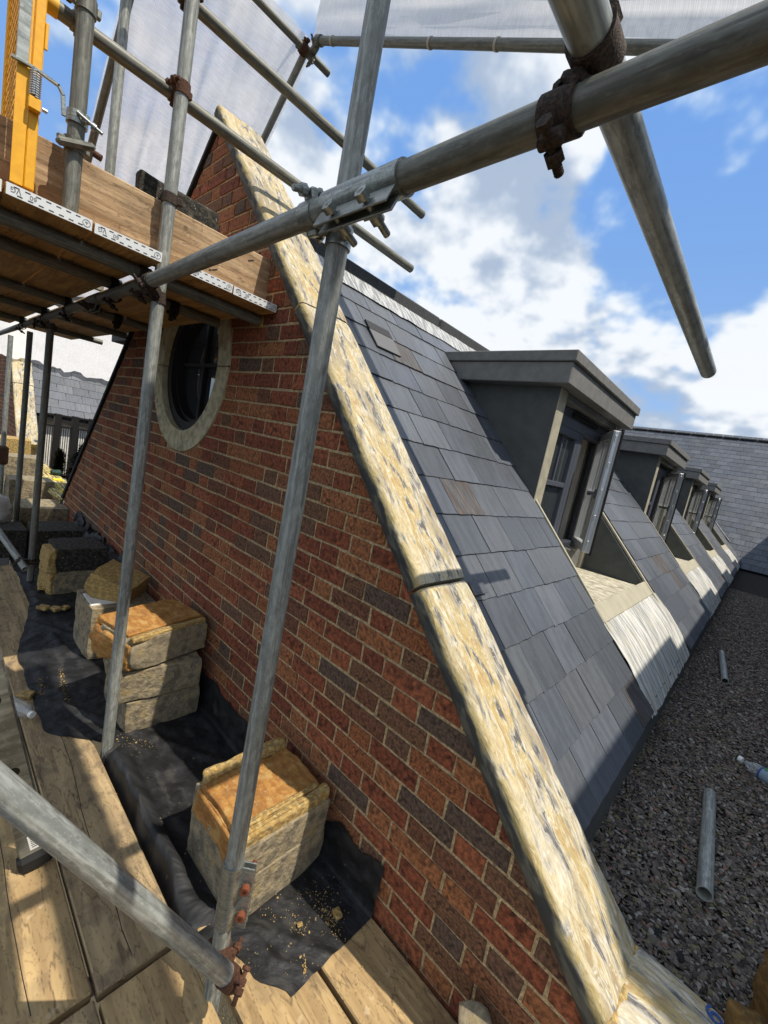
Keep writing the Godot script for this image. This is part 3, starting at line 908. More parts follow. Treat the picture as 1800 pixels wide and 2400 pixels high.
func dormer(bd: Node3D, zl: float, idx: int, A: Callable, sl: Vector3, nn: Vector3):
	var zr := zl - 1.42
	var dm := thing_part(bd, "dormer")
	var cheek := PackedVector2Array([V2(-1.80, 0.59), V2(-1.80, -0.72), V2(-0.56, -0.72), V2(-0.56, -0.668), V2(-1.075, -0.129), V2(-1.075, 0.59)])
	var b := MB.new()
	# in two convex pieces
	var up := PackedVector2Array([V2(-1.80, 0.59), V2(-1.80, -0.72), V2(-1.075, -0.72), V2(-1.075, 0.59)])
	var dn := PackedVector2Array([V2(-1.075, -0.72), V2(-0.54, -0.72), V2(-0.54, -0.690), V2(-1.075, -0.130)])
	for e in 2:
		var z0 := zl - 0.045 if e == 0 else zr
		var cm := MB.new()
		cm.slab(up, V(0, 0, z0), Vector3.RIGHT, Vector3.UP, 0.0, 0.045)
		cm.slab(dn, V(0, 0, z0), Vector3.RIGHT, Vector3.UP, 0.0, 0.045)
		part(dm, "cheek", cm.mesh(), M.cheek)
	# pale trim on the sloping top of the far cheek, mossy gutter beyond it
	part(dm, "cheek_trim", boxm(A.call(-0.20, zr + 0.012, 0.016), V(1.10, 0.016, 0.034), 0.002, Basis(sl, nn, V(0, 0, 1))), M.post)
	part(dm, "gutter", boxm(A.call(-0.12, zr - 0.04, -0.03), V(1.40, 0.03, 0.082), 0.0, Basis(sl, nn, V(0, 0, 1))), M.dark)
	var ms := MB.new()
	var rr := RandomNumberGenerator.new(); rr.seed = 60 + idx
	for k in 60:
		var s := rr.randf_range(0.008, 0.026)
		ms.box(A.call(rr.randf_range(-0.65, 0.3), zr - 0.065 + rr.randf_range(-0.016, 0.016), -0.01 + rr.randf_range(0, 0.012)), V(s, s * 0.6, s), s * 0.2, Basis(Vector3.UP, rr.randf() * 3.0))
	part(dm, "moss", ms.mesh(), M.moss)
	part(dm, "cheek_trim", boxm(A.call(-0.20, zl - 0.03, 0.012), V(1.10, 0.016, 0.02), 0.002, Basis(sl, nn, V(0, 0, 1))), M.post)
	# front posts and header
	part(dm, "post", span(V(-1.13, -0.70, zl - 0.125), V(-1.072, 0.59, zl - 0.002), 0.003), M.post)
	part(dm, "post", span(V(-1.13, -0.70, zr + 0.002), V(-1.072, 0.59, zr + 0.10), 0.003), M.post)
	part(dm, "header", span(V(-1.16, 0.545, zr + 0.10), V(-1.080, 0.588, zl - 0.125), 0.003), M.fascia)
	# flat roof slab with two-stepped fascia
	part(dm, "roof_slab", span(V(-1.95, 0.590, zr - 0.07), V(-0.998, 0.712, zl + 0.10), 0.004), M.fascia)
	part(dm, "roof_edge", span(V(-2.0, 0.714, zr - 0.085), V(-0.980, 0.776, zl + 0.115), 0.004), M.fascia)
	# floor of the recess, its lip and the lead apron
	part(dm, "recess_floor", span(V(-1.2, -0.72, zr + 0.047), V(-0.575, -0.662, zl - 0.047), 0.002), M.screed)
	part(dm, "sill_wall", span(V(-1.30, -0.66, zr + 0.10), V(-1.10, -0.478, zl - 0.125), 0.002), M.fascia)
	part(dm, "recess_lip", boxm(A.call(-0.005 + 0.12 - 0.02, (zl + zr) * 0.5, 0.004), V(0.115, 0.03, 1.40), 0.006, Basis(sl, nn, V(0, 0, 1))), M.post)
	var fz := FastNoiseLite.new(); fz.seed = 40 + idx; fz.frequency = 5.0
	var pts := []; var uvs := []
	for i in 61:
		var z := lerpf(zl + 0.012, zr - 0.09, i / 60.0)
		var row := []; var ur := []
		for j in 15:
			var t := j / 14.0
			var a := lerpf(0.15, 0.655 + fz.get_noise_1d(z * 5.0) * 0.02, t)
			var lift := 0.014 + 0.012 * sin(clampf(t * 1.3, 0, 1) * PI) + 0.010 * fz.get_noise_2d(z * 4.5 + t * 0.3, t * 0.25)
			var p: Vector3 = A.call(a, z, lift)
			if t > 0.72:
				p = A.call(lerpf(0.15, 0.655, 0.72), z, lift) + V(0.11, -0.07, 0) * (t - 0.72) * 2.4 + V(0.012 + 0.010 * fz.get_noise_1d(z * 9.0), -0.075 - 0.03 * fz.get_noise_1d(z * 5.0), 0) * pow((t - 0.72) / 0.28, 1.4)
			row.append(p); ur.append(V2(z * 1.5, t * 0.35))
		pts.append(row); uvs.append(ur)
	part(dm, "lead_apron", sheet_mesh(pts, uvs, true), M.apron)
	# room behind, with an opening on the window side
	var rm := MB.new()
	rm.box(V(-2.62, -0.02, (zl + zr) * 0.5), V(0.05, 1.2, 1.5))
	rm.box(V(-1.95, -0.02, zl - 0.075), V(1.35, 1.2, 0.05)); rm.box(V(-1.95, -0.02, zr + 0.072), V(1.35, 1.2, 0.05))
	rm.box(V(-1.95, -0.57, (zl + zr) * 0.5), V(1.4, 0.16, 1.3)); rm.box(V(-1.95, 0.575, (zl + zr) * 0.5), V(1.4, 0.028, 1.3))
	part(dm, "room_lining", rm.mesh(), M.wall_in)
	# window: frame, vent head, fixed leaf, mullion, open sash
	var wx := -1.175
	var wl := zl - 0.127
	var wr := zr + 0.102
	var zm := wl - 0.60
	var fr := MB.new()
	fr.box(V(wx, 0.515, (wl + wr) * 0.5), V(0.06, 0.058, wl - wr)); fr.box(V(wx, 0.448, (wl + wr) * 0.5), V(0.075, 0.072, wl - wr), 0.004)
	fr.box(V(wx, -0.455, (wl + wr) * 0.5), V(0.075, 0.05, wl - wr), 0.004)
	fr.box(V(wx, -0.01, wl - 0.03), V(0.075, 0.84, 0.06), 0.004); fr.box(V(wx, -0.01, wr + 0.03), V(0.075, 0.84, 0.06), 0.004)
	fr.box(V(wx, -0.01, zm), V(0.085, 0.84, 0.085), 0.004)
	part(dm, "window_frame", fr.mesh(), M.frame)
	var vent := MB.new()
	vent.box(V(wx + 0.042, 0.512, (wl + wr) * 0.5 - 0.02), V(0.022, 0.03, 0.55), 0.003)
	for k in 22: vent.box(V(wx + 0.054, 0.512, (wl + wr) * 0.5 - 0.02 - 0.26 + k * 0.0247), V(0.006, 0.024, 0.006))
	part(dm, "trickle_vent", vent.mesh(), M.gasket)
	var lf := MB.new()
	var l0 := wl - 0.06
	var l1 := zm + 0.042
	lf.box(V(wx + 0.01, 0.385, (l0 + l1) * 0.5), V(0.06, 0.055, l0 - l1), 0.004); lf.box(V(wx + 0.01, -0.40, (l0 + l1) * 0.5), V(0.06, 0.06, l0 - l1), 0.004)
	lf.box(V(wx + 0.01, -0.01, l0 - 0.022), V(0.06, 0.74, 0.045), 0.004); lf.box(V(wx + 0.01, -0.01, l1 + 0.022), V(0.06, 0.74, 0.045), 0.004)
	lf.box(V(wx + 0.012, 0.015, (l0 + l1) * 0.5), V(0.05, 0.036, l0 - l1 - 0.09), 0.003)
	lf.box(V(wx + 0.012, 0.19, (l0 + l1) * 0.5), V(0.022, 0.34, 0.022))
	part(dm, "fixed_leaf", lf.mesh(), M.frame)
	part(dm, "pane", span(V(wx + 0.004, 0.02, l1 + 0.04), V(wx + 0.010, 0.36, l0 - 0.04)), M.dark_glass)
	part(dm, "pane", span(V(wx + 0.004, -0.37, l1 + 0.04), V(wx + 0.010, 0.0, l0 - 0.04)), M.dark_glass)
	# the sash swings out about the far jamb
	var hz := wr + 0.055
	var sw := 0.505
	var th := 0.48
	var bs := Basis(V(0, 1, 0), 0.0)
	var ax := V(sin(th), 0, cos(th))       # along the sash from the hinge
	var ou := V(cos(th), 0, -sin(th))      # its outer face
	var sb := Basis(ou, Vector3.UP, ax)
	var so := V(wx + 0.02, 0.0, hz)
	var sm := MB.new()
	var bx := func(m: MB, u: float, y: float, w: float, h: float, t: float, off := 0.0): m.box(so + ax * u + V(0, y, 0) + ou * off, V(t, h, w), 0.003, sb)
	bx.call(sm, 0.03, 0.015, 0.06, 0.93, 0.055); bx.call(sm, sw - 0.035, 0.015, 0.07, 0.93, 0.055)
	bx.call(sm, sw * 0.5, 0.45, sw - 0.13, 0.06, 0.055); bx.call(sm, sw * 0.5, -0.42, sw - 0.13, 0.06, 0.055)
	bx.call(sm, sw * 0.5, 0.0, sw - 0.13, 0.034, 0.03); bx.call(sm, sw * 0.5 - 0.03, 0.22, 0.016, 0.40, 0.024); bx.call(sm, sw * 0.5 + 0.06, 0.22, 0.016, 0.40, 0.024)
	part(dm, "open_sash", sm.mesh(), M.frame_in)
	var oe := MB.new()
	bx.call(oe, sw * 0.5, 0.015, sw + 0.012, 0.955, 0.014, 0.036)
	part(dm, "sash_gasket", sash_rim(so, ax, ou, sw), M.gasket)
	var ed := MB.new()
	bx.call(ed, sw + 0.003, 0.015, 0.006, 0.92, 0.030, -0.004)
	for k in 5: bx.call(ed, sw + 0.008, -0.38 + k * 0.2, 0.006, 0.05, 0.014, -0.004)
	part(dm, "lock_strip", ed.mesh(), M.steel)
	var sp := MB.new()
	bx.call(sp, sw * 0.5, 0.23, sw - 0.13, 0.40, 0.005); bx.call(sp, sw * 0.5, -0.20, sw - 0.13, 0.37, 0.005)
	part(dm, "pane", sp.mesh(), M.glass)
	var hd := MB.new()
	bx.call(hd, sw - 0.04, 0.0, 0.022, 0.07, 0.012, -0.034); hd.box(so + ax * (sw - 0.085) + ou * -0.062 + V(0, -0.008, 0), V(0.014, 0.018, 0.12), 0.004, sb)
	hd.box(so + ax * (sw - 0.04) + ou * -0.048 + V(0, -0.004, 0), V(0.03, 0.016, 0.016), 0.003, sb)
	part(dm, "handle", hd.mesh(), M.frame)
	var stay := MB.new()
	stay.box(V(wx + 0.055, -0.478, hz + 0.16), V(0.022, 0.008, 0.34), 0.0, Basis(Vector3.UP, 0.25)); stay.box(V(wx + 0.065, -0.468, hz + 0.22), V(0.016, 0.006, 0.26), 0.0, Basis(Vector3.UP, 0.6))
	part(dm, "friction_stay", stay.mesh(), M.steel)

func sash_rim(so: Vector3, ax: Vector3, ou: Vector3, sw: float) -> ArrayMesh:
	var m := MB.new()
	var sb := Basis(ou, Vector3.UP, ax)
	for q in [[sw * 0.5, 0.487, sw + 0.02, 0.016], [sw * 0.5, -0.457, sw + 0.02, 0.016], [-0.004, 0.015, 0.016, 0.93], [sw + 0.006, 0.015, 0.016, 0.93]]:
		m.box(so + ax * q[0] + V(0, q[1], 0) + ou * 0.034, V(0.014, q[3], q[2]), 0.002, sb)
	return m.mesh()

# ---------------------------------------------------------------- scaffold
const TR := 0.02415

func tube(called: String, a: Vector3, b: Vector3, m: Material, label: String, group := "scaffold tubes", r := TR) -> Node3D:
	var o := thing(called, label, "scaffold tube", a, group)
	var mb := MB.new()
	mb.cyl(Vector3.ZERO, b - a, r, 24, true, -1.0, r - 0.004, 1.3)
	part(o, "pipe", mb.mesh(), m)
	return o
func collar(mb: MB, p: Vector3, d: Vector3, w: float, ro: float, side: Vector3):
	d = d.normalized()
	side = (side - d * side.dot(d)).normalized()
	mb.cyl(p - d * w * 0.5, p + d * w * 0.5, ro, 20, false)
	# rims
	var x := side
	var y := d.cross(x)
	for k in 20:
		var a0 := TAU * k / 20.0
		var a1 := TAU * (k + 1) / 20.0
		var n0 := x * cos(a0) + y * sin(a0)
		var n1 := x * cos(a1) + y * sin(a1)
		for e in [-0.5, 0.5]:
			var q: Vector3 = p + d * w * e
			if e > 0: mb.quad(q + n0 * TR, q + n0 * ro, q + n1 * ro, q + n1 * TR)
			else: mb.quad(q + n1 * TR, q + n1 * ro, q + n0 * ro, q + n0 * TR)
	# hinge lug and bolt lug
	var bs := Basis(side, d.cross(side), d)
	mb.box(p + side * (ro + 0.008), V(0.022, 0.016, w * 0.75), 0.003, bs)
	mb.box(p - side * (ro + 0.004), V(0.014, 0.018, w * 0.6), 0.003, bs)
# a coupler as a part of the tube it is clamped to; p/d per tube in world space
func coupler(host: Node3D, p1: Vector3, d1: Vector3, p2: Vector3, d2: Vector3, m: Material, bolt_dir: Vector3, bolt_m: Material = null):
	if bolt_m == null: bolt_m = m
	var o := host.position
	var mb := MB.new()
	var ax := (p2 - p1)
	collar(mb, p1 - o, d1, 0.044, 0.0285, bolt_dir)
	collar(mb, p2 - o, d2, 0.044, 0.0285, bolt_dir.cross(ax) if absf(bolt_dir.normalized().dot(d2.normalized())) > 0.8 else bolt_dir)
	mb.box((p1 + p2) * 0.5 - o, V(0.036, 0.036, maxf(0.012, ax.length() - 0.05)), 0.004, Basis.looking_at(ax.normalized(), Vector3.UP if absf(ax.normalized().y) < 0.9 else Vector3.RIGHT))
	var c := part(host, "coupler", mb.mesh(), m)
	for k in 2:
		var p := p1 if k == 0 else p2
		var d := (d1 if k == 0 else d2).normalized()
		var s := (bolt_dir - d * bolt_dir.dot(d))
		if s.length() < 0.2: s = bolt_dir.cross(ax)
		s = s.normalized()
		var away := d.cross(s)
		if away.dot(ax) > 0 and k == 0: away = -away
		if away.dot(ax) < 0 and k == 1: away = -away
		var q := p + s * 0.042 - o
		var bb := MB.new()
		bb.cyl(q - away * 0.024, q + away * 0.044, 0.0058, 10)
		for e in 5: bb.cyl(q + away * (0.026 + e * 0.0036), q + away * (0.028 + e * 0.0036), 0.0067, 10)
		part(c, "bolt", bb.mesh(), bolt_m)
		var nb := MB.new()
		nb.cyl(q + away * 0.012, q + away * 0.026, 0.0125, 6)
		part(c, "nut", nb.mesh(), bolt_m)
		var hb := MB.new(); hb.cyl(q - away * 0.027, q - away * 0.019, 0.011, 6)
		part(c, "bolt_head", hb.mesh(), bolt_m)
# sleeve coupler round one tube
func sleeve(host: Node3D, a: Vector3, b: Vector3, flange: Vector3, m: Material, bolt_m: Material):
	var o := host.position
	var d := (b - a).normalized()
	flange = (flange - d * flange.dot(d)).normalized()
	var mb := MB.new()
	mb.cyl(a - o, b - o, 0.0285, 24, false)
	var x := flange
	var y := d.cross(x)
	for k in 24:
		var n0 := x * cos(TAU * k / 24.0) + y * sin(TAU * k / 24.0)
		var n1 := x * cos(TAU * (k + 1) / 24.0) + y * sin(TAU * (k + 1) / 24.0)
		mb.quad(b - o + n0 * TR, b - o + n0 * 0.0285, b - o + n1 * 0.0285, b - o + n1 * TR)
		mb.quad(a - o + n1 * TR, a - o + n1 * 0.0285, a - o + n0 * 0.0285, a - o + n0 * TR)
	var L := (b - a).length()
	var bs := Basis(flange, y, d)
	for e in [-1.0, 1.0]:
		mb.box((a + b) * 0.5 - o + flange * 0.042 + y * 0.0085 * e, V(0.038, 0.004, L * 0.98), 0.001, bs)
	var c := part(host, "sleeve_coupler", mb.mesh(), m)
	for e in [0.28, 0.72]:
		var q := a.lerp(b, e) - o + flange * 0.046
		var bb := MB.new()
		bb.cyl(q - y * 0.03, q + y * 0.058, 0.0065, 10)
		for k in 7: bb.cyl(q + y * (0.034 + k * 0.0034), q + y * (0.0355 + k * 0.0034), 0.0075, 10)
		part(c, "bolt", bb.mesh(), bolt_m)
		var nb := MB.new()
		nb.cyl(q + y * 0.014, q + y * 0.03, 0.0135, 6)
		var hb := MB.new(); hb.cyl(q - y * 0.03, q - y * 0.016, 0.0135, 6)
		part(c, "bolt_head", hb.mesh(), bolt_m)
		nb.box(q + y * 0.012, V(0.03, 0.004, 0.034), 0.001, bs)
		part(c, "nut", nb.mesh(), bolt_m)
func end_cap(host: Node3D, p: Vector3, d: Vector3, m: Material):
	var mb := MB.new()
	d = d.normalized()
	mb.cyl(p - host.position - d * 0.035, p - host.position + d * 0.006, 0.0275, 20)
	part(host, "end_cap", mb.mesh(), m)

func build_scaffold():
	var Z := V(0, 0, 1)
	var Y := Vector3.UP
	var X := Vector3.RIGHT
	# uprights
	var pa := V(-0.823, -2.2, -0.612)
	var a := tube("scaffold_standard", pa, V(-0.823, 1.5, -0.612), M.galv, "nearest upright pole, rising in front of the gable coping beside the nearest stone block", "upright scaffold poles")
	sleeve(a, V(-0.823, -1.36, -0.612), V(-0.823, -1.165, -0.612), V(0.75, 0, -0.65), M.zinc, M.bolt_rust)
	var pb := V(-1.975, -2.2, -0.640)
	var b := tube("scaffold_standard", pb, V(-1.975, 1.9, -0.640), M.galv, "upright pole standing beside the stack of three stones, crossing the toe board", "upright scaffold poles")
	var tc := MB.new()
	collar(tc, V(0, 3.0, 0), Y, 0.036, 0.029, V(0.5, 0, -0.8))
	part(b, "band_clip", tc.mesh(), M.rust_dark)
	var c := tube("scaffold_standard", V(-1.945, 0.545, -0.328), V(-1.945, 1.9, -0.328), M.galv_old, "short upright pole standing on the upper platform beside the yellow gate", "upright scaffold poles")
	tube("scaffold_standard", V(-3.05, 0.585, -0.675), V(-3.05, 3.0, -0.675), M.galv, "thin upright pole behind the toe board, in front of the left sheeting", "upright scaffold poles")
	var p := tube("scaffold_standard", V(-4.26, -1.95, -0.664), V(-4.26, 0.47, -0.664), M.galv_old, "upright pole under the platform with a brace clamped to its foot", "upright scaffold poles")
	tube("scaffold_standard", V(-5.52, -1.95, -0.709), V(-5.52, 0.47, -0.709), M.galv_old, "spattered upright pole under the platform, second from the left edge", "upright scaffold poles")
	var pl := tube("scaffold_standard", V(-6.65, -1.95, -0.690), V(-6.65, 0.47, -0.690), M.galv, "farthest upright pole under the platform, at the left edge of the photo", "upright scaffold poles")
	var rc := MB.new(); rc.box(V(0, 1.05, 0), V(0.10, 0.22, 0.10), 0.02)
	part(pl, "rusty_clamp", rc.mesh(), M.rust)
	coupler(p, V(-4.26, 0.44, -0.664), Y, V(-4.26, 0.44, -0.61), X, M.rust_dark, V(0, 0, 1))
	coupler(p, V(-4.26, -1.43, -0.664), Y, V(-4.24, -1.42, -0.60), V(-0.82, 0.36, 0.45), M.rust_dark, V(1, 0, 0.2))
	tube("scaffold_brace", V(-4.15, -1.455, -0.612), V(-5.05, -1.03, -0.33), M.galv, "short brace tube clamped to the foot of a pole under the platform, left edge")
	# ledgers along the wall
	var e1 := V(-1.953, 0.462, -0.584)
	var e2 := V(-0.775, 0.460, -0.548)
	var e3 := V(0.75, 0.4575, -0.512)
	var ea := tube("scaffold_ledger", e1, e2, M.galv, "level tube crossing the middle of the photo, left of the shiny sleeve coupler", "level ledger tubes")
	var eb := tube("scaffold_ledger", e2, e3, M.galv_old, "big level tube running out at the top right, right of the shiny sleeve coupler", "level ledger tubes")
	var de := (e2 - e1).normalized()
	var de2 := (e3 - e2).normalized()
	sleeve(eb, V(-0.785, 0.460, -0.5483), V(-0.575, 0.4597, -0.5433), V(0, -0.80, 0.35), M.zinc, M.zinc)
	coupler(ea, V(-0.845, 0.460, -0.5515), de, V(-0.823, 0.44, -0.612), Y, M.zinc, V(-0.2, 0.9, 0.3))
	coupler(ea, V(-1.90, 0.462, -0.582), de, V(-1.975, 0.43, -0.640), Y, M.rust_dark, V(0.4, -0.6, 0.6))
	var tl := tube("scaffold_ledger", V(-1.985, 0.464, -0.588), V(-7.6, 0.50, -0.645), M.galv_old, "level tube under the platform running away to the left edge", "level ledger tubes")
	sleeve(tl, V(-2.62, 0.468, -0.594), V(-2.80, 0.469, -0.596), V(0, -1, 0.2), M.galv_old, M.rust_dark)
	# tube over the near ledger, pointing out over the roof
	var f := tube("scaffold_putlog", V(-0.2775, 0.5155, 0.75), V(-0.2775, 0.5155, -1.935), M.galv_new, "bright tube over the big ledger at the top right, open end pointing at the dormers")
	var fx := -0.325
	coupler(f, V(-0.2775, 0.5155, -0.528), Z, V(-0.306, 0.4582, -0.5365), de2, M.rust_dark, V(-0.35, -1.0, 0.35))
	# guard rails and their ends
	var r1 := tube("scaffold_guard_rail", V(-2.035, 1.188, -0.235), V(-2.035, 1.188, -2.115), M.galv_old, "lowest guard rail above the platform, with a yellow cap on its near end", "guard rails")
	end_cap(r1, V(-2.035, 1.188, -0.235), Z, M.cap)
	coupler(r1, V(-2.035, 1.188, -0.328), Z, V(-1.945, 1.2, -0.328), Y, M.galv_old, V(0, 0.5, 0.7), M.rust)
	coupler(r1, V(-2.035, 1.188, -0.640), Z, V(-1.975, 1.188, -0.640), Y, M.rust, V(0.2, 0.4, 0.8))
	var r2 := tube("scaffold_guard_rail", V(-2.04, 1.524, 0.4), V(-2.04, 1.524, -2.13), M.galv_old, "middle guard rail, crossing behind the near upright pole to a free end", "guard rails")
	coupler(r2, V(-2.04, 1.524, -0.640), Z, V(-1.975, 1.524, -0.640), Y, M.rust_dark, V(0.2, 0.4, 0.8))
	var r3 := tube("scaffold_ridge_tube", V(-2.764, 2.353, 0.4), V(-2.764, 2.353, -1.753), M.galv_old, "highest tube at the top left, under the meeting of the two sheets", "scaffold tubes", 0.0215)
	coupler(r3, V(-2.764, 2.353, -1.55), Z, V(-2.81, 2.375, -1.575), V(-0.7, -0.7, 0), M.rust, V(0.4, 0.6, 0.3))
	# rafters of the sheeted cover
	var g := tube("scaffold_rafter", V(-2.69, 2.39, -1.59), V(0.49, 1.076, -1.74), M.galv_old, "tube along the lower edge of the white sheet at the top, tied with cord", "rafter tubes of the sheeted cover", 0.0213)
	coupler(g, V(-2.665, 2.38, -1.592), V(3.18, -1.31, -0.15), V(-2.764, 2.353, -1.607), Z, M.galv_old, V(0.2, -0.8, 0.5))
	for k in 5:
		var q := V(-2.69, 2.39, -1.59).lerp(V(0.49, 1.076, -1.74), 0.05 + k * 0.125)
		var rp := MB.new()
		var dd := V(3.18, -1.31, -0.15).normalized()
		for w in 2: rp.cyl(q - g.position + dd * (w * 0.007), q - g.position + dd * (w * 0.007 + 0.005), 0.0245, 16)
		part(g, "cord_tie", rp.mesh(), M.rope)
	tube("scaffold_rafter", V(-2.80, 2.384, -1.59), V(-4.45, 0.734, -1.59), M.galv, "sloping tube along the far edge of the left sheet, behind the gable top", "rafter tubes of the sheeted cover", 0.0213)
	tube("scaffold_rafter", V(-2.80, 2.40, -0.70), V(-4.45, 0.75, -0.70), M.galv_old, "sloping tube along the near edge of the left sheet, behind the clamp with the spring", "rafter tubes of the sheeted cover", 0.0213)
	# tubes under the platform
	var ux := [[-2.045, 0.513, -1.165], [-2.43, 0.513, -1.10], [-3.36, 0.513, -1.13], [-4.10, 0.513, -1.20], [-5.1, 0.513, -1.20]]
	var ul := ["first bearer tube under the platform edge, with a yellow cap near the coping", "second bearer tube under the platform, its dark end in front of the round window", "third bearer tube under the platform boards", "fourth bearer tube under the platform, with a yellow cap by the wall edge", "fifth bearer tube under the platform, farthest left"]
	for k in 5:
		var t := tube("scaffold_bearer", V(ux[k][0], ux[k][1], 0.55), V(ux[k][0], ux[k][1], ux[k][2]), M.galv_old, ul[k], "bearer tubes under the platform")
		if k == 0 or k == 3: end_cap(t, V(ux[k][0], ux[k][1], ux[k][2]), -Z, M.cap)
		coupler(t, V(ux[k][0], ux[k][1], -0.60), Z, V(ux[k][0], ux[k][1] - 0.05, -0.60), X, M.black if k > 0 else M.rust_dark, V(0.6, -0.6, 0.3))
		if k == 1 or k == 2:
			var sx: float = ux[k][0]
			for zz in [-0.10, -0.86]: coupler(t, V(sx, 0.513, zz), Z, V(sx, 0.50, zz), Z, M.black, V(0.1, -1, 0))
	# the long brace in the foreground, swivelled to the near pole
	var j0 := V(-0.722, -1.436, -0.600)
	var j1 := V(-0.925, 0.46, 0.602)
	var jb := tube("scaffold_brace", j0, j1, M.galv_new, "thick brace tube crossing the bottom left corner, clamped low on the near pole")
	var dj := (j1 - j0).normalized()
	coupler(jb, j0 + dj * 0.035, dj, V(-0.823, -1.455, -0.612), Y, M.rust, V(0.85, 0.1, -0.5))
	# transom under the boards
	tube("scaffold_transom", V(-1.085, -1.664, 0.6), V(-1.085, -1.664, -0.668), M.galv_new, "short bright tube end showing under the board edge beside the brace")
	# odd tubes behind the gate at the far left
	tube("scaffold_guard_rail", V(-3.2, 1.03, 0.6), V(-3.2, 1.03, -0.26), M.galv_new, "bright rail end showing left of the yellow gate", "guard rails")

# ---------------------------------------------------------------- boards
func board_mesh(x0: float, x1: float, y0: float, y1: float, z0: float, z1: float, sd: int) -> ArrayMesh:
	var r := RandomNumberGenerator.new(); r.seed = sd
	return span(V(x0, y0, z0), V(x1, y1, z1), 0.004, 0.7, V2(r.randf(), r.randf()))
func lettering(host: Node3D, txt: String, p: Vector3, bs: Basis, size: float, m: Material):
	var t := TextMesh.new()
	t.text = txt; t.font_size = 16; t.pixel_size = size / 16.0; t.depth = 0.0008
	part(host, "lettering", t, m, p, bs)

func build_platform():
	var zs := [[0.30, 0.075], [0.07, -0.155], [-0.161, -0.386], [-0.391, -0.614], [-0.678, -0.901], [-0.906, -1.128]]
	var labels := ["platform board nearest the left edge, just inside the frame", "platform board with a white end band under the foot of the yellow gate", "platform board with a white end band in front of the short pole", "platform board with a white end band just left of the second pole", "platform board with a white end band just right of the second pole", "last platform board with a white end band, nearest the coping"]
	for k in 6:
		var z0: float = zs[k][0]; var z1: float = zs[k][1]
		var dx := [0.0, 0.0, 0.004, -0.003, 0.002, -0.004][k] as float
		var o := thing("platform_board", labels[k], "scaffold board", V(-1.9 + dx, 0.56, (z0 + z1) * 0.5), "boards of the upper platform")
		part(o, "plank", board_mesh(-4.1, 0.0, -0.019, 0.019, -(z0 - z1) * 0.5, (z0 - z1) * 0.5, 100 + k), M.ply)
		var bd := part(o, "end_band", boxm(V(0.0012, 0.0, 0), V(0.0024, 0.034, z0 - z1 - 0.004)), M.band)
		# rows of slots and the stamps on the band
		var sl := MB.new()
		for q in 7:
			for w in [-0.0105, 0.0105]:
				sl.box(V(0.0026, w, -0.078 + q * 0.026 + (0.008 if w > 0 else 0.0)), V(0.0010, 0.0030, 0.013))
		part(bd, "slots", sl.mesh(), M.ink)
		var face := Basis(Vector3.UP, PI / 2) * Basis(Vector3.BACK, PI)
		lettering(bd, "VG", V(0.0028, 0.001, (z0 - z1) * 0.5 - 0.024), face, 0.020, M.ink_grey)
		lettering(bd, "60", V(0.0028, 0.0, (z0 - z1) * 0.5 - 0.066), face, 0.016, M.ink_grey)
		var rg := MB.new()
		for q in 20:
			var a := TAU * q / 20.0; var c := TAU * (q + 1) / 20.0
			for ro in [0.0115]:
				rg.slab(PackedVector2Array([V2(cos(a), sin(a)) * ro, V2(cos(c), sin(c)) * ro, V2(cos(c), sin(c)) * (ro - 0.0016), V2(cos(a), sin(a)) * (ro - 0.0016)]), V(0.0028, 0, -(z0 - z1) * 0.5 + 0.018), V(0, 0, -1), Vector3.UP, 0.0, 0.0006)
		rg.box(V(0.0030, 0.0, -(z0 - z1) * 0.5 + 0.018), V(0.0006, 0.010, 0.0016)); rg.box(V(0.0030, 0.002, -(z0 - z1) * 0.5 + 0.018), V(0.0006, 0.0016, 0.009))
		part(bd, "stamp", rg.mesh(), M.ink_grey)
	# toe boards
	var tb := thing("toe_board", "long weathered plank on edge along the platform, with pole shadows on it", "toe board", V(-2.02, 0.582, -1.147), "toe boards")
	var tm := MB.new()
	tm.box(V(-0.019, 0.108, 0.60), V(1.2, 0.216, 0.038), 0.005, Basis(V(0, 0, 1), V(0, 1, 0), V(-1, 0, 0)), 0.8, V2(0.2, 0.1))
	part(tb, "plank", tm.mesh(), M.toe)
	var cr := MB.new()
	for q in [[0.12, 0.17, 0.03], [0.17, 0.175, 0.02], [0.28, 0.06, 0.025], [0.30, 0.05, 0.012], [0.94, 0.1, 0.03]]:
		cr.box(V(0.0002, q[1], q[0]), V(0.0012, 0.006, q[2]), 0.0, Basis(Vector3.RIGHT, 0.5))
	part(tb, "split", cr.mesh(), M.ink)
	var kn := MB.new()
	for q in [[0.42, 0.165], [0.93, 0.16], [0.33, 0.11]]: kn.cyl(V(-0.002, q[1], q[0]), V(0.0004, q[1], q[0]), 0.009, 12)
	part(tb, "knot", kn.mesh(), M.boards[1])
	var t2 := MB.new()
	t2.box(V(-0.019, 0.09, 0.30), V(0.56, 0.18, 0.038), 0.005, Basis(V(0, 0, 1), V(0, 1, 0), V(-1, 0, 0)), 0.8, V2(0.7, 0.4))
	single("toe_board", t2.mesh(), M.boards[1], "dark short plank on edge left of the yellow gate", "toe board", V(-2.03, 0.582, -0.165), Basis.IDENTITY, "toe boards")
	# old coping slab stood on edge behind the toe board
	single("stone_slab", rough_block(V(0.06, 0.32, 0.33), 61, 0.004, 0.012, 10), M.stone_dark, "black lichened stone slab on edge behind the toe board, in front of the gable", "stone slab", V(-2.125, 0.583, -0.727))

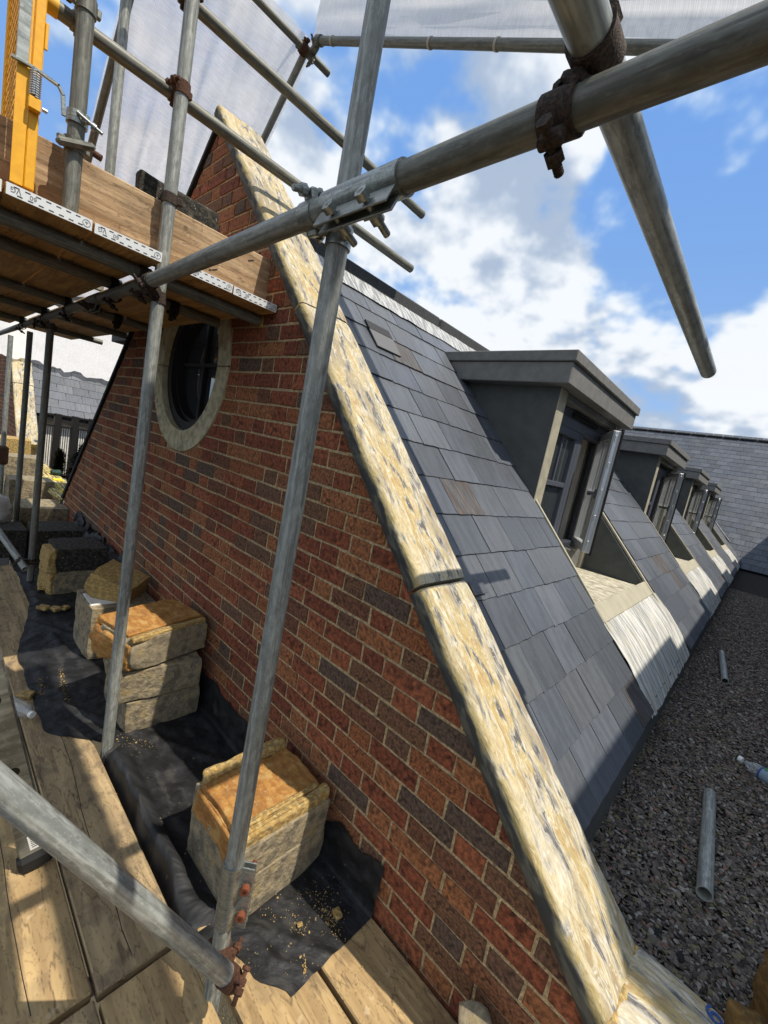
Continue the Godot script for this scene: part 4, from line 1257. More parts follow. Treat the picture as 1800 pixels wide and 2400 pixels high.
func build_deck():
	# two planks of the lift above, out of the frame, that shade the deck
	for k in 2:
		var o := thing("upper_board", ["long plank of the lift above the deck, over the black sheet edge", "short plank of the lift above the deck, farther from the wall"][k], "scaffold board", V(-0.62, 2.6, [-1.21, -0.97][k]), "planks of the lift above")
		part(o, "plank", board_mesh(0, [2.4, 1.2][k], 0, 0.038, 0, 0.225, 260 + k), M.boards[k])
	# the lower working deck: planks end to end
	var rows := [[-0.600, -0.375], [-0.365, -0.140], [-0.130, 0.095], [0.105, 0.330], [0.34, 0.565]]
	var near := ["plank in front of the butt joint, under the rusty clamp", "plank with a worn end at the bottom left, right of the ladder", "plank at the bottom left corner beyond the near joint", "", ""]
	var far := ["plank along the edge of the black sheet, with the long brace over it", "plank under the ladder foot, second from the black sheet", "plank at the far left under the ladder, third from the black sheet", "", ""]
	for k in 5:
		var w: Array = rows[k]
		var j := [-1.008, -1.022, -0.75, -1.4, -0.9][k] as float
		for e in 2:
			if k > 2: continue
			var x0 := -4.70 + 0.03 * k if e == 0 else j + 0.012
			var x1 := j - 0.006 if e == 0 else 1.2
			var o := thing("deck_board", (far if e == 0 else near)[k], "scaffold board", V(x0, -1.638, w[0]), "planks of the lower deck")
			part(o, "plank", board_mesh(0, x1 - x0, 0, 0.038, 0, w[1] - w[0], 200 + k * 3 + e), M.boards[(k * 2 + e) % 3 if not (k == 0 and e == 1) else 2])
			if k == 9:
				part(o, "end_band", span(V(x1 - x0 - 0.03 if e == 0 else 0.0, 0.0382, 0.004), V(x1 - x0 if e == 0 else 0.03, 0.0395, w[1] - w[0] - 0.004)), M.galv)
			if e == 0 and k < 2:
				var ck := MB.new()
				var rr := RandomNumberGenerator.new(); rr.seed = 300 + k
				var px := 0.9; var pz := 0.09 + 0.03 * k
				for q in 34:
					var nx := px + rr.randf_range(0.07, 0.12); var nz2 := pz + rr.randf_range(-0.006, 0.008)
					if nx > x1 - x0 - 0.01: break
					ck.box(V((px + nx) * 0.5, 0.0378, (pz + nz2) * 0.5), V(nx - px + 0.004, 0.001, 0.0022), 0.0, Basis(Vector3.UP, -atan2(nz2 - pz, nx - px)))
					px = nx; pz = nz2
				part(o, "crack", ck.mesh(), M.ink)
	var rl := ["plank on the wall side of the near pole, running out at the bottom edge", "plank against the foot of the brick wall, partly sunlit"]
	for k in 2:
		var w: Array = [[-0.875, -0.645], [-1.118, -0.890]][k]
		var o := thing("deck_board", rl[k], "scaffold board", V(-6.0, -1.638, w[0]), "planks of the lower deck")
		part(o, "plank", board_mesh(0, 7.2, 0, 0.038, 0, w[1] - w[0], 230 + k), M.boards[2])
	# ladder standing on the deck, leaning up to the gate
	var ld := thing("ladder", "grey aluminium ladder with a black foot, standing on the planks at the left edge", "ladder", V(-1.515, -1.595, -0.318))
	var dir := V(0.06, 0.58, 0.125).normalized()
	for e in 2:
		var of := V(0.06, 0, 0.40) * e
		var sb := MB.new()
		var bz := (V(1, 0, 0.1) - dir * dir.dot(V(1, 0, 0.1))).normalized()
		var bs := Basis(dir.cross(bz), dir, bz)
		sb.box(of + dir * 1.32, V(0.078, 2.5, 0.026), 0.004, bs)
		var st := part(ld, "stile", sb.mesh(), M.alu)
		part(ld, "foot", boxm(of + dir * 0.035, V(0.098, 0.07, 0.05), 0.014, bs), M.rubber)
		if e == 0:
			var hb := MB.new()
			for q in 8: hb.cyl(of + dir * (0.45 + q * 0.28) + bs.z * 0.0125, of + dir * (0.45 + q * 0.28) + bs.z * 0.0145, 0.017, 18); hb.cyl(of + dir * (0.45 + q * 0.28) - bs.z * 0.0125, of + dir * (0.45 + q * 0.28) - bs.z * 0.0145, 0.017, 18)
			part(st, "rung_hole", hb.mesh(), M.black)
			for sg in [-1.0, 1.0]:
				var lab := part(st, "label_sticker", boxm(of + dir * 0.125 + bs.x * 0.014 + bs.z * 0.0136 * sg, V(0.044, 0.065, 0.001), 0.0, bs), M.white)
				var ln := MB.new()
				for q in 6: ln.box(of + dir * (0.105 + q * 0.009) + bs.x * (0.014 - 0.004 * (q % 2)) + bs.z * 0.0143 * sg, V(0.032 - 0.008 * (q % 2), 0.0028, 0.0006), 0.0, bs)
				part(lab, "print", ln.mesh(), M.ink)
	for q in 8:
		var rb := MB.new()
		rb.cyl(dir * (0.45 + q * 0.28), V(0.06, 0, 0.40) + dir * (0.45 + q * 0.28), 0.015, 12)
		part(ld, "rung", rb.mesh(), M.alu)

func build_gate():
	var g := thing("ladder_gate", "yellow sprung safety gate with mesh panel at the end of the platform, top left", "safety gate", V(-1.90, 0.585, -0.21))
	var fr := MB.new()
	fr.box(V(-0.02, 0.60, -0.005), V(0.040, 1.2, 0.026), 0.003); fr.box(V(-0.60, 0.60, 0.01), V(0.030, 1.2, 0.026), 0.003)
	fr.box(V(-0.30, 0.03, 0.008), V(0.56, 0.05, 0.022), 0.003); fr.box(V(-0.30, 1.18, 0.008), V(0.56, 0.04, 0.022), 0.003); fr.box(V(-0.30, 0.16, 0.008), V(0.56, 0.02, 0.012))
	part(g, "frame", fr.mesh(), M.yellow)
	part(g, "frame_edge", span(V(-0.004, 0.0, 0.010), V(0.002, 1.2, 0.040)), M.yellow)
	part(g, "kick_plate", span(V(-0.58, 0.0, 0.004), V(-0.04, 0.12, 0.008)), M.yellow)
	var ms := MB.new()
	for k in 13: ms.box(V(-0.04 - k * 0.045, 0.62, 0.012), V(0.004, 1.1, 0.004))
	for k in 34: ms.box(V(-0.30, 0.09 + k * 0.032, 0.012), V(0.56, 0.004, 0.004))
	part(g, "mesh_panel", ms.mesh(), M.yellow)
	part(g, "galvanised_strip", span(V(0.004, 0.325, 0.016), V(0.010, 1.2, 0.044), 0.001), M.galv_new)
	# bracket arm to the short pole, spring and lug
	var ar := MB.new()
	var pth := [V(0.010, 0.325, 0.052), V(0.012, 0.328, 0.0), V(0.012, 0.322, -0.056), V(0.012, 0.305, -0.068), V(0.012, 0.252, -0.074)]
	for k in 4:
		var p0: Vector3 = pth[k]; var p1: Vector3 = pth[k + 1]
		var d := (p1 - p0)
		ar.box((p0 + p1) * 0.5, V(0.011, 0.008, d.length() + 0.006), 0.001, Basis.looking_at(d.normalized(), Vector3.UP if absf(d.normalized().y) < 0.9 else Vector3.RIGHT))
	part(g, "bracket_arm", ar.mesh(), M.zinc)
	var sp := MB.new()
	for k in 110:
		var a0 := TAU * k / 10.0; var a1 := TAU * (k + 1) / 10.0
		sp.cyl(V(0.014 + cos(a0) * 0.0125, 0.318 - k * 0.00062, sin(a0) * 0.0125 - 0.002), V(0.014 + cos(a1) * 0.0125, 0.318 - (k + 1) * 0.00062, sin(a1) * 0.0125 - 0.002), 0.0024, 6, false)
	part(g, "spring", sp.mesh(), M.steel)
	part(g, "spring_lug", span(V(0.002, 0.215, -0.018), V(0.026, 0.248, 0.012), 0.002), M.yellow)
	var lb := MB.new(); lb.cyl(V(0.014, 0.232, -0.022), V(0.014, 0.232, -0.034), 0.006, 8)
	part(g, "lug_bolt", lb.mesh(), M.steel)
	part(g, "latch_plate", span(V(-0.006, 0.40, -0.026), V(0.002, 0.47, -0.018), 0.001), M.yellow)
	var cl := MB.new()
	collar(cl, V(-0.045, 0.285, -0.118), Vector3.UP, 0.036, 0.030, V(0.9, 0, -0.45))
	var cp := part(g, "pole_clamp", cl.mesh(), M.zinc)
	var cb := MB.new(); cb.cyl(V(-0.01, 0.292, -0.110), V(0.012, 0.262, -0.178), 0.0055, 10); cb.cyl(V(0.004, 0.272, -0.150), V(0.0065, 0.268, -0.160), 0.012, 6)
	part(cp, "bolt", cb.mesh(), M.zinc)
	# lower clamp on the short pole
	var k2 := MB.new()
	collar(k2, V(-0.045, 0.205, -0.118), V(0.05, 1, 0.1), 0.040, 0.031, V(0.2, 0, 1)); k2.box(V(-0.012, 0.20, -0.115), V(0.03, 0.022, 0.11), 0.008, Basis(Vector3.RIGHT, 0.35))
	var c2 := part(g, "pole_clamp", k2.mesh(), M.galv_old)
	var b2 := MB.new(); b2.cyl(V(0.012, 0.192, -0.160), V(0.02, 0.186, -0.180), 0.011, 8)
	part(c2, "bolt", b2.mesh(), M.rust)

# ---------------------------------------------------------------- sheeting
func net_sheet(called: String, a: Vector3, b: Vector3, c: Vector3, d: Vector3, nu: int, nv: int, amp: float, sd: int, sc: float, sag := 0.0) -> ArrayMesh:
	var f := FastNoiseLite.new(); f.seed = sd; f.frequency = 0.9; f.fractal_octaves = 3
	var nn := (b - a).cross(d - a).normalized()
	var pts := []; var uvs := []
	for i in nu + 1:
		var row := []; var ur := []
		for j in nv + 1:
			var u := float(i) / nu; var v := float(j) / nv
			var p := a.lerp(b, u).lerp(d.lerp(c, u), v)
			var w := sin(u * PI) * sin(v * PI)
			p += nn * (f.get_noise_2d(u * 2.0, v * 9.0) * amp * (0.35 + 0.65 * w)) + V(0, -sag * w, 0)
			row.append(p); ur.append(V2((b - a).length() * u, (d - a).length() * v) * sc)
		pts.append(row); uvs.append(ur)
	return sheet_mesh(pts, uvs)

func build_sheeting():
	var nz0 := -0.675
	single("debris_sheet", net_sheet("n", V(-2.79, 2.45, nz0), V(-4.48, 0.76, nz0), V(-4.48, 0.76, -1.643), V(-2.79, 2.45, -1.643), 80, 50, 0.06, 4, 4.0), M.net, "white translucent woven sheet on the left slope of the cover, above the gable", "debris sheeting", Vector3.ZERO, Basis.IDENTITY, "white scaffold sheeting")
	single("debris_sheet", net_sheet("n", V(-2.74, 2.43, -1.592), V(0.65, 1.032, -1.752), V(0.65, 1.43, -1.745), V(-2.70, 2.84, -1.585), 80, 16, 0.02, 9, 4.0), M.net_dense, "white woven sheet hanging along the top edge of the photo, tied to the rafter tube", "debris sheeting", Vector3.ZERO, Basis.IDENTITY, "white scaffold sheeting")
	# loose sheet thrown over the far roof
	var f := FastNoiseLite.new(); f.seed = 21; f.frequency = 1.1
	var pts := []; var uvs := []
	for i in 61:
		var z := -0.7 - i * 0.052
		var row := []; var ur := []
		for j in 25:
			var t := j / 24.0
			var x := lerpf(-11.5, -10.22 + 0.10 * f.get_noise_1d(z * 4.0), t)
			var y := 1.0462 * (-x) - 10.49 + 0.10 + 0.06 * f.get_noise_2d(z * 2.0, t * 3.0) + (0.16 * maxf(0.0, f.get_noise_1d(z * 5.0 + 3.0)) + 0.03) * pow(t, 6.0)
			row.append(V(x, y, z)); ur.append(V2(z, t) * 4.0)
		pts.append(row); uvs.append(ur)
	single("debris_sheet", sheet_mesh(pts, uvs), M.net_dense, "crumpled white sheet draped over the far slate roof at the left edge", "debris sheeting", Vector3.ZERO, Basis.IDENTITY, "white scaffold sheeting")

# ---------------------------------------------------------------- stones on the deck
func stone(label: String, s: Vector3, at: Vector3, turn: float, m: Material, sd: int, group: String, chip := 0.5, tilt := Vector3.ZERO) -> Node3D:
	var o := thing("stone_block", label, "stone block", at, group)
	var bs := Basis.from_euler(V(tilt.x, turn, tilt.z))
	part(o, "block", rough_block(s, sd, 0.0028, 0.003, 12, chip), m, Vector3.ZERO, bs)
	return o
func build_stones():
	var g := "stone blocks stacked on the black sheet"
	# nearest stack of two
	stone("grey lower block of the nearest stack, its foot beside the near pole", V(0.345, 0.160, 0.365), V(-1.105, -1.597, -0.905), 0.015, M.stone, 1, g, 0.35)
	var a := stone("nearest upper block with a fresh orange broken top, leaning behind the near pole", V(0.345, 0.120, 0.365), V(-1.108, -1.437, -0.903), 0.0, M.stone, 2, g, 0.3)
	# laminated broken top: a low ochre bed between raised edges
	part(a, "broken_top", rough_block(V(0.268, 0.040, 0.352), 3, 0.014, 0.005, 14, 0.7), M.ochre, V(0.008, 0.107, -0.002), Basis(V(0, 0, 1), 0.02))
	part(a, "rim", rough_block(V(0.035, 0.062, 0.360), 4, 0.008, 0.008, 8, 0.6), M.sandstone, V(0.146, 0.098, 0.0))
	part(a, "rim", rough_block(V(0.022, 0.020, 0.33), 104, 0.008, 0.005, 9, 0.8), M.sandstone, V(0.118, 0.146, 0.01))
	part(a, "rim", rough_block(V(0.050, 0.070, 0.350), 5, 0.010, 0.012, 8, 0.7), M.sandstone, V(-0.148, 0.100, -0.008))
	part(a, "broken_end", rough_block(V(0.31, 0.10, 0.03), 6, 0.010, 0.006, 8, 0.6), M.ochre, V(0.0, 0.018, 0.172))
	# stack of three
	stone("bottom block of the stack of three beside the second pole", V(0.37, 0.170, 0.36), V(-2.195, -1.597, -0.90), -0.02, M.stone, 7, g, 0.5)
	stone("middle block of the stack of three, with a dark shadow across its face", V(0.36, 0.160, 0.38), V(-2.18, -1.418, -0.878), -0.07, M.stone, 8, g, 0.5)
	var b := stone("top block of the stack of three, its near end broken open and orange", V(0.33, 0.160, 0.42), V(-2.185, -1.25, -0.862), 0.24, M.stone, 9, g, 0.9, V(0.0, 0, 0.03))
	part(b, "broken_top", rough_block(V(0.27, 0.030, 0.41), 10, 0.012, 0.005, 12, 0.7), M.ochre, V(-0.03, 0.148, 0.0), Basis(Vector3.UP, 0.24))
	part(b, "rim", rough_block(V(0.035, 0.026, 0.40), 11, 0.006, 0.006, 8, 0.5), M.sandstone, V(0.139, 0.152, -0.03), Basis(Vector3.UP, 0.24))
	part(b, "broken_end", rough_block(V(0.30, 0.135, 0.05), 12, 0.020, 0.012, 10, 0.9), M.ochre, V(0.045, 0.008, 0.195), Basis(Vector3.UP, 0.30))
	# low stack with the rubble on it
	stone("lower block of the low stack with rubble on top", V(0.34, 0.170, 0.36), V(-2.955, -1.597, -0.91), 0.0, M.stone, 13, g, 0.4)
	var c := stone("upper block of the low stack, pale dusty top under a lump of rubble", V(0.34, 0.170, 0.36), V(-2.95, -1.424, -0.91), 0.02, M.stone, 14, g, 0.3)
	part(c, "broken_patch", rough_block(V(0.012, 0.115, 0.17), 15, 0.010, 0.004, 8, 0.8), M.ochre, V(0.168, 0.022, 0.08))
	part(c, "mortar_bed", rough_block(V(0.20, 0.008, 0.20), 115, 0.004, 0.003, 8, 0.6), M.white_wall, V(0.02, 0.166, 0.07))
	stone("angular lump of yellow rubble resting on the low stack behind the second pole", V(0.27, 0.165, 0.24), V(-2.98, -1.262, -0.90), 0.75, M.sandstone, 16, g, 0.9, V(0.1, 0, -0.28))
	# dark stack
	stone("lower block of the dark stack, its broken yellow end towards the boards", V(0.34, 0.185, 0.34), V(-4.07, -1.597, -0.925), 0.0, M.stone, 17, g, 0.4)
	stone("upper block of the dark stack, black top edge", V(0.34, 0.185, 0.34), V(-4.07, -1.41, -0.925), 0.02, M.stone_dark, 18, g, 0.4)
	single("stone_chunk", rough_block(V(0.24, 0.17, 0.05), 19, 0.014, 0.01, 8, 0.8), M.sandstone, "yellow broken flake standing against the lower dark block", "stone chunk", V(-4.02, -1.597, -0.735), Basis(Vector3.UP, 0.15))
	single("stone_chunk", rough_block(V(0.25, 0.18, 0.06), 119, 0.014, 0.01, 8, 0.8), M.sandstone, "yellow broken flake standing against the upper dark block", "stone chunk", V(-4.01, -1.415, -0.725), Basis(Vector3.UP, 0.05))
	# the long dark slab and the blocks beyond it
	stone("long black stone behind the dark stack, flush with the wall foot", V(0.36, 0.31, 0.40), V(-4.86, -1.597, -0.93), 0.0, M.stone_dark, 20, g, 0.3)
	stone("dark stone on the deck left of the foot of the braced pole", V(0.34, 0.26, 0.42), V(-5.05, -1.597, -0.50), 0.03, M.stone_dark, 21, g, 0.3)
	stone("ochre block beneath the grey topped block beyond the black stone", V(0.36, 0.17, 0.40), V(-5.72, -1.597, -0.93), 0.0, M.sandstone, 22, g, 0.4)
	stone("grey topped block spotted white, beyond the black stone", V(0.48, 0.16, 0.40), V(-5.70, -1.42, -0.93), 0.0, M.stone, 23, g, 0.3)
	stone("far block on the deck near the low wall, first of the pair", V(0.36, 0.46, 0.42), V(-6.55, -1.597, -0.94), 0.02, M.stone, 24, g, 0.4)
	stone("far block with a clean grey face, second of the pair near the low wall", V(0.36, 0.62, 0.42), V(-7.35, -1.597, -0.93), 0.0, M.stone, 25, g, 0.3)
	stone("farthest block topped with layered yellow stone at the left edge", V(0.40, 0.75, 0.44), V(-8.3, -1.597, -0.93), 0.02, M.sandstone, 26, g, 0.5)
	# loose bits
	single("stone_chunk", rough_block(V(0.10, 0.075, 0.075), 27, 0.010, 0.006, 8, 0.5), M.render_stone, "pale square chip of stone at the bottom edge below the brick wall", "stone chunk", V(-0.215, -1.597, -1.06), Basis(Vector3.UP, 0.35))
	single("stone_chunk", rough_block(V(0.085, 0.165, 0.13), 127, 0.006, 0.003, 10, 0.6), M.stone, "pale upright piece of stone against the wall foot at the bottom edge", "stone chunk", V(-0.205, -1.585, -1.075), Basis.from_euler(V(0.25, 0.6, 0.35)))
	var rk := thing("rubble_lump", "broken brown sandstone lump at the bottom right corner beyond the kneeler", "rubble", V(0.33, -1.25, -1.36))
	part(rk, "lump", rough_block(V(0.16, 0.24, 0.34), 28, 0.03, 0.03, 10, 2.0), M.rubble, V(0.05, 0, 0.0), Basis(Vector3.UP, 0.25))
	part(rk, "flake", rough_block(V(0.08, 0.13, 0.24), 29, 0.02, 0.02, 9, 2.0), M.rubble, V(-0.045, 0, 0.10), Basis(Vector3.UP, 0.4))
	var rng := RandomNumberGenerator.new(); rng.seed = 8
	var chips := [[V(-2.55, -1.597, -0.415), 0.05, "orange stone flake on the plank above the crushed bottle"], [V(-3.60, -1.575, -0.65), 0.055, "grey chip on the black sheet left of the low stack"], [V(-3.57, -1.578, -0.71), 0.05, "buff chip on the black sheet, middle of three"], [V(-3.56, -1.578, -0.765), 0.045, "buff chip on the black sheet, right of three"], [V(-0.745, -1.592, -1.02), 0.028, "small chip on the sheet right of the nearest stack"], [V(-4.0, -1.58, -0.705), 0.06, "pale chip at the foot of the dark stack"], [V(-0.80, -1.592, -0.90), 0.014, "tiny crumb of stone on the black sheet below the nearest stack"]]
	for q in chips:
		single("stone_chip", rough_block(V(q[1] * 1.3, q[1] * 0.45, q[1]), rng.randi_range(0, 999), q[1] * 0.2, q[1] * 0.1, 5, 0.9), M.sandstone, q[2], "stone chip", q[0], Basis(Vector3.UP, rng.randf() * 3.0), "loose stone chips")
	# yellow crumbs and sawdust: nobody could count them
	var cr := MB.new()
	var trails := [[V(-0.86, 0, -0.99), V(-0.80, 0, -1.04), 0.035, 70], [V(-0.79, 0, -1.0), V(-0.71, 0, -0.985), 0.016, 120], [V(-0.83, 0, -0.90), V(-0.76, 0, -0.87), 0.02, 60], [V(-0.92, 0, -0.80), V(-0.80, 0, -0.93), 0.05, 70], [V(-0.72, 0, -0.86), V(-0.68, 0, -0.83), 0.006, 40], [V(-2.75, 0, -0.60), V(-2.35, 0, -0.56), 0.012, 160], [V(-2.70, 0, -0.50), V(-2.50, 0, -0.48), 0.015, 90], [V(-2.0, 0, -0.69), V(-1.9, 0, -0.80), 0.03, 80], [V(-1.35, 0, -0.7), V(-0.65, 0, -1.0), 0.12, 260], [V(-1.7, 0, -0.45), V(-0.7, 0, -0.5), 0.1, 120]]
	for q in trails:
		for k in q[3]:
			var p: Vector3 = q[0].lerp(q[1], rng.randf()) + V(rng.randfn() * q[2], 0, rng.randfn() * q[2] * 0.6)
			var s := rng.randf_range(0.0007, 0.0026) * (1.0 if rng.randf() < 0.92 else 2.4)
			p.y = sheet_y(p.x, p.z) + s * 0.3 if p.z < -0.60 or (p.x < -2.1 and p.z < -0.42) else -1.6 + s * 0.3
			cr.box(p, V(s * 1.4, s * 0.7, s), s * 0.15, Basis.from_euler(V(rng.randf(), rng.randf() * 3.0, rng.randf() * 0.5)))
	var co := single("stone_crumbs", cr.mesh(), M.sandstone, "yellow stone crumbs and dust scattered on the black sheet and planks", "crumbs")
	co.set_meta("kind", "stuff")

# ---------------------------------------------------------------- black sheet
var sheet_f: FastNoiseLite
func sheet_y(x: float, z: float) -> float:
	if sheet_f == null:
		sheet_f = FastNoiseLite.new(); sheet_f.seed = 14; sheet_f.frequency = 1.6; sheet_f.fractal_octaves = 2
	var w: float = absf(sheet_f.get_noise_2d(x * 1.0, z * 1.3))
	return -1.5955 + 0.012 * pow(1.0 - w * 1.6, 8.0) if w < 0.6 else -1.5955
func build_sheet():
	var f := FastNoiseLite.new(); f.seed = 15; f.frequency = 2.0; f.fractal_octaves = 3
	var pts := []; var uvs := []
	var nx := 220
	for i in nx + 1:
		var x := lerpf(-5.4, -0.665, float(i) / nx)
		# near edge: over the plank on the left, hanging into the gap on the right
		var ze := -0.655
		if x > -1.97 and x < -0.9: ze = -0.626
		if x < -1.95: ze = lerpf(-0.655, -0.44, ss(-1.95, -2.25, x))
		if x < -2.9: ze = lerpf(-0.44, -0.60, ss(-2.9, -3.9, x))
		ze += 0.012 * f.get_noise_1d(x * 2.0)
		if x > -1.0: ze = lerpf(ze, -0.715, ss(-1.0, -0.80, x)) - ss(-0.78, -0.67, x) * 0.06
		var row := []; var ur := []
		var xo := x
		for j in 49:
			var t := j / 48.0
			var p: Vector3
			if t < 0.78:
				var z := lerpf(ze, -1.112, t / 0.78)
				p = V(xo, sheet_y(xo, z), z)
				# flap along the edge of the gap beside the second pole
				var e := exp(-pow((z - ze) / 0.045, 2.0))
				if x > -1.93 and x < -1.0:
					p.y += e * (0.10 * ss(-1.0, -1.25, x) * ss(-1.93, -1.80, x) + 0.02 * f.get_noise_2d(x * 2.0, z * 3.0))
					p.z += e * 0.04 * f.get_noise_1d(x * 4.0 + 9.0)
					if t < 0.085: p.y = -1.59 - 0.18 * (1.0 - t / 0.085) + 0.10 * ss(-1.0, -1.25, x) * ss(-1.93, -1.80, x) * t / 0.085; p.z = ze + 0.012 * (1.0 - t / 0.085) * (1.0 + f.get_noise_1d(x * 5.0))
				elif x < -2.0 and t < 0.05:
					p.y -= 0.004
				# crease lines
				p.y += 0.010 * maxf(0.0, 1.0 - absf(fposmod(x * 0.55 + z * 0.9 + 0.3, 0.6) - 0.3) * 30.0)
				# right-hand corner lifts a little
			else:
				var h := (t - 0.78) / 0.22
				var top := 0.16 + 0.13 * ss(-1.4, -3.2, x) + 0.05 * f.get_noise_1d(x * 2.5) - 0.10 * ss(-4.2, -5.4, x)
				p = V(xo, -1.592 + h * top, -1.112 - 0.012 * h + 0.016 * f.get_noise_2d(x * 5.0, h * 1.2) * sin(h * PI))
			row.append(p); ur.append(V2(x * 0.8, t * 0.62))
		pts.append(row); uvs.append(ur)
	single("polythene_sheet", sheet_mesh(pts, uvs), M.membrane, "crumpled black plastic sheet under the stone blocks, lapping up the brick wall", "plastic sheet")
	# torn scraps of the sheet at the far end of the wall
	var pb := []; var ub := []
	for i in 25:
		var x := lerpf(-5.1, -3.5, i / 24.0)
		var row := []; var ur := []
		for j in 13:
			var t := j / 12.0
			row.append(V(x, -1.50 + t * (0.30 + 0.10 * f.get_noise_1d(x * 6.0)), -1.06 - 0.05 * t + 0.05 * f.get_noise_2d(x * 6.0, t * 2.0))); ur.append(V2(x, t))
		pb.append(row); ub.append(ur)
	single("polythene_sheet", sheet_mesh(pb, ub), M.membrane, "bunched black plastic scraps against the far end of the brick wall", "plastic sheet")

# ---------------------------------------------------------------- gravel roof and what lies on it
func pebble_mesh(sd: int) -> ArrayMesh:
	var r := RandomNumberGenerator.new(); r.seed = sd
	var pts := [V(1, 0, 0), V(-1, 0, 0), V(0, 0, 1), V(0, 0, -1), V(0, 0.8, 0), V(0, -0.8, 0)]
	for k in 6: pts[k] = pts[k] * r.randf_range(0.75, 1.1) + V(r.randf_range(-0.25, 0.25), r.randf_range(-0.15, 0.15), r.randf_range(-0.25, 0.25))
	var st := SurfaceTool.new(); st.begin(Mesh.PRIMITIVE_TRIANGLES); st.set_smooth_group(-1)
	for q in [[4, 0, 2], [4, 2, 1], [4, 1, 3], [4, 3, 0], [5, 2, 0], [5, 1, 2], [5, 3, 1], [5, 0, 3]]:
		var a: Vector3 = pts[q[0]]; var b: Vector3 = pts[q[1]]; var c: Vector3 = pts[q[2]]
		var ab := (a + b) * 0.62; var bc := (b + c) * 0.62; var ca := (c + a) * 0.62
		for w in [[a, ab, ca], [ab, b, bc], [ca, bc, c], [ab, bc, ca]]:
			for e in [0, 1, 2]: st.set_color(Color.WHITE); st.add_vertex(w[e])
	st.generate_normals()
	return st.commit()
func build_gravel():
	struct("gravel_roof", quadm(V(-0.4, -1.258, -1.38), V(6.0, -1.258, -1.38), V(6.0, -1.258, -16.0), V(-0.4, -1.258, -16.0)), M.gravel_base)
	var rng := RandomNumberGenerator.new(); rng.seed = 4
	var xf := []
	for n in 120000:
		var z := -0.9 - pow(rng.randf(), 1.7) * 9.5
		var x := rng.randf_range(-0.24, 0.75)
		if z > -1.43 and x < 0.24: continue
		var far := clampf((-z - 1.0) / 9.0, 0, 1)
		var s := rng.randf_range(0.003, 0.0082) * (1.0 + far * 0.5) * (1.0 if rng.randf() < 0.93 else 1.5)
		xf.append(Transform3D(Basis.from_euler(V(rng.randf_range(-0.5, 0.5), rng.randf() * TAU, rng.randf_range(-0.5, 0.5))) * Basis.from_scale(V(s * rng.randf_range(0.9, 1.5), s * rng.randf_range(0.5, 0.85), s * rng.randf_range(0.7, 1.0))), V(x, -1.255 + rng.randf_range(0.0, 0.010), z)))
	var mm := MultiMesh.new()
	mm.transform_format = MultiMesh.TRANSFORM_3D
	mm.use_colors = true
	mm.mesh = pebble_mesh(3)
	mm.instance_count = xf.size()
	for k in xf.size():
		mm.set_instance_transform(k, xf[k])
		var c := Color(0.135, 0.112, 0.092) * rng.randf_range(0.2, 1.4)
		var q := rng.randf()
		if q < 0.08: c = Color(0.27, 0.25, 0.22)
		elif q < 0.16: c = Color(0.16, 0.14, 0.075)
		elif q < 0.20: c = Color(0.20, 0.11, 0.08)
		c.a = 1.0
		mm.set_instance_color(k, c)
	var mi := MultiMeshInstance3D.new()
	mi.multimesh = mm
	mi.material_override = M.pebble
	put(self, mi, "gravel")
	tag(mi, "dark grey and brown gravel covering the flat roof at the right", "gravel")
	mi.set_meta("kind", "stuff")
	# off-cuts of tube on the gravel
	tube("tube_offcut", V(0.148, -1.222, -1.79), V(0.112, -1.222, -2.45), M.galv, "loose length of grey tube lying on the gravel, the nearer one", "tube off-cuts on the gravel")
	tube("tube_offcut", V(0.072, -1.222, -4.25), V(0.0, -1.222, -5.12), M.galv, "loose length of grey tube lying on the gravel, the farther one by the eaves", "tube off-cuts on the gravel")
	# dirt and torn felt by the kneeler
	var fm := MB.new()
	var fst := SurfaceTool.new()
	for k in 9:
		var s := rng.randf_range(0.015, 0.045)
		fst.append_from(rough_block(V(s, s * 0.3, s * 0.7), 400 + k, s * 0.4, s * 0.1, 4, 2.0), 0, Transform3D(Basis.from_euler(V(rng.randf_range(-0.3, 0.3), rng.randf() * 3.0, rng.randf_range(-0.3, 0.3))), V(rng.randf_range(-0.04, 0.15), -1.258, rng.randf_range(-1.70, -1.5))))
	var fo := single("felt_scraps", fst.commit(), M.dark, "dark torn felt scraps and dirt beside the kneeler", "felt scraps")
	fo.set_meta("kind", "stuff")
	bottle("water_bottle", V(0.215, -1.222, -2.968), V(0.345, -1.222, -2.90), 0.033, "clear plastic bottle with a blue label lying on the gravel, right edge", true)
	bottle("water_bottle", V(-2.475, -1.566, -0.352), V(-2.335, -1.566, -0.412), 0.034, "crushed clear plastic bottle with a white cap on the planks at the left edge", false)
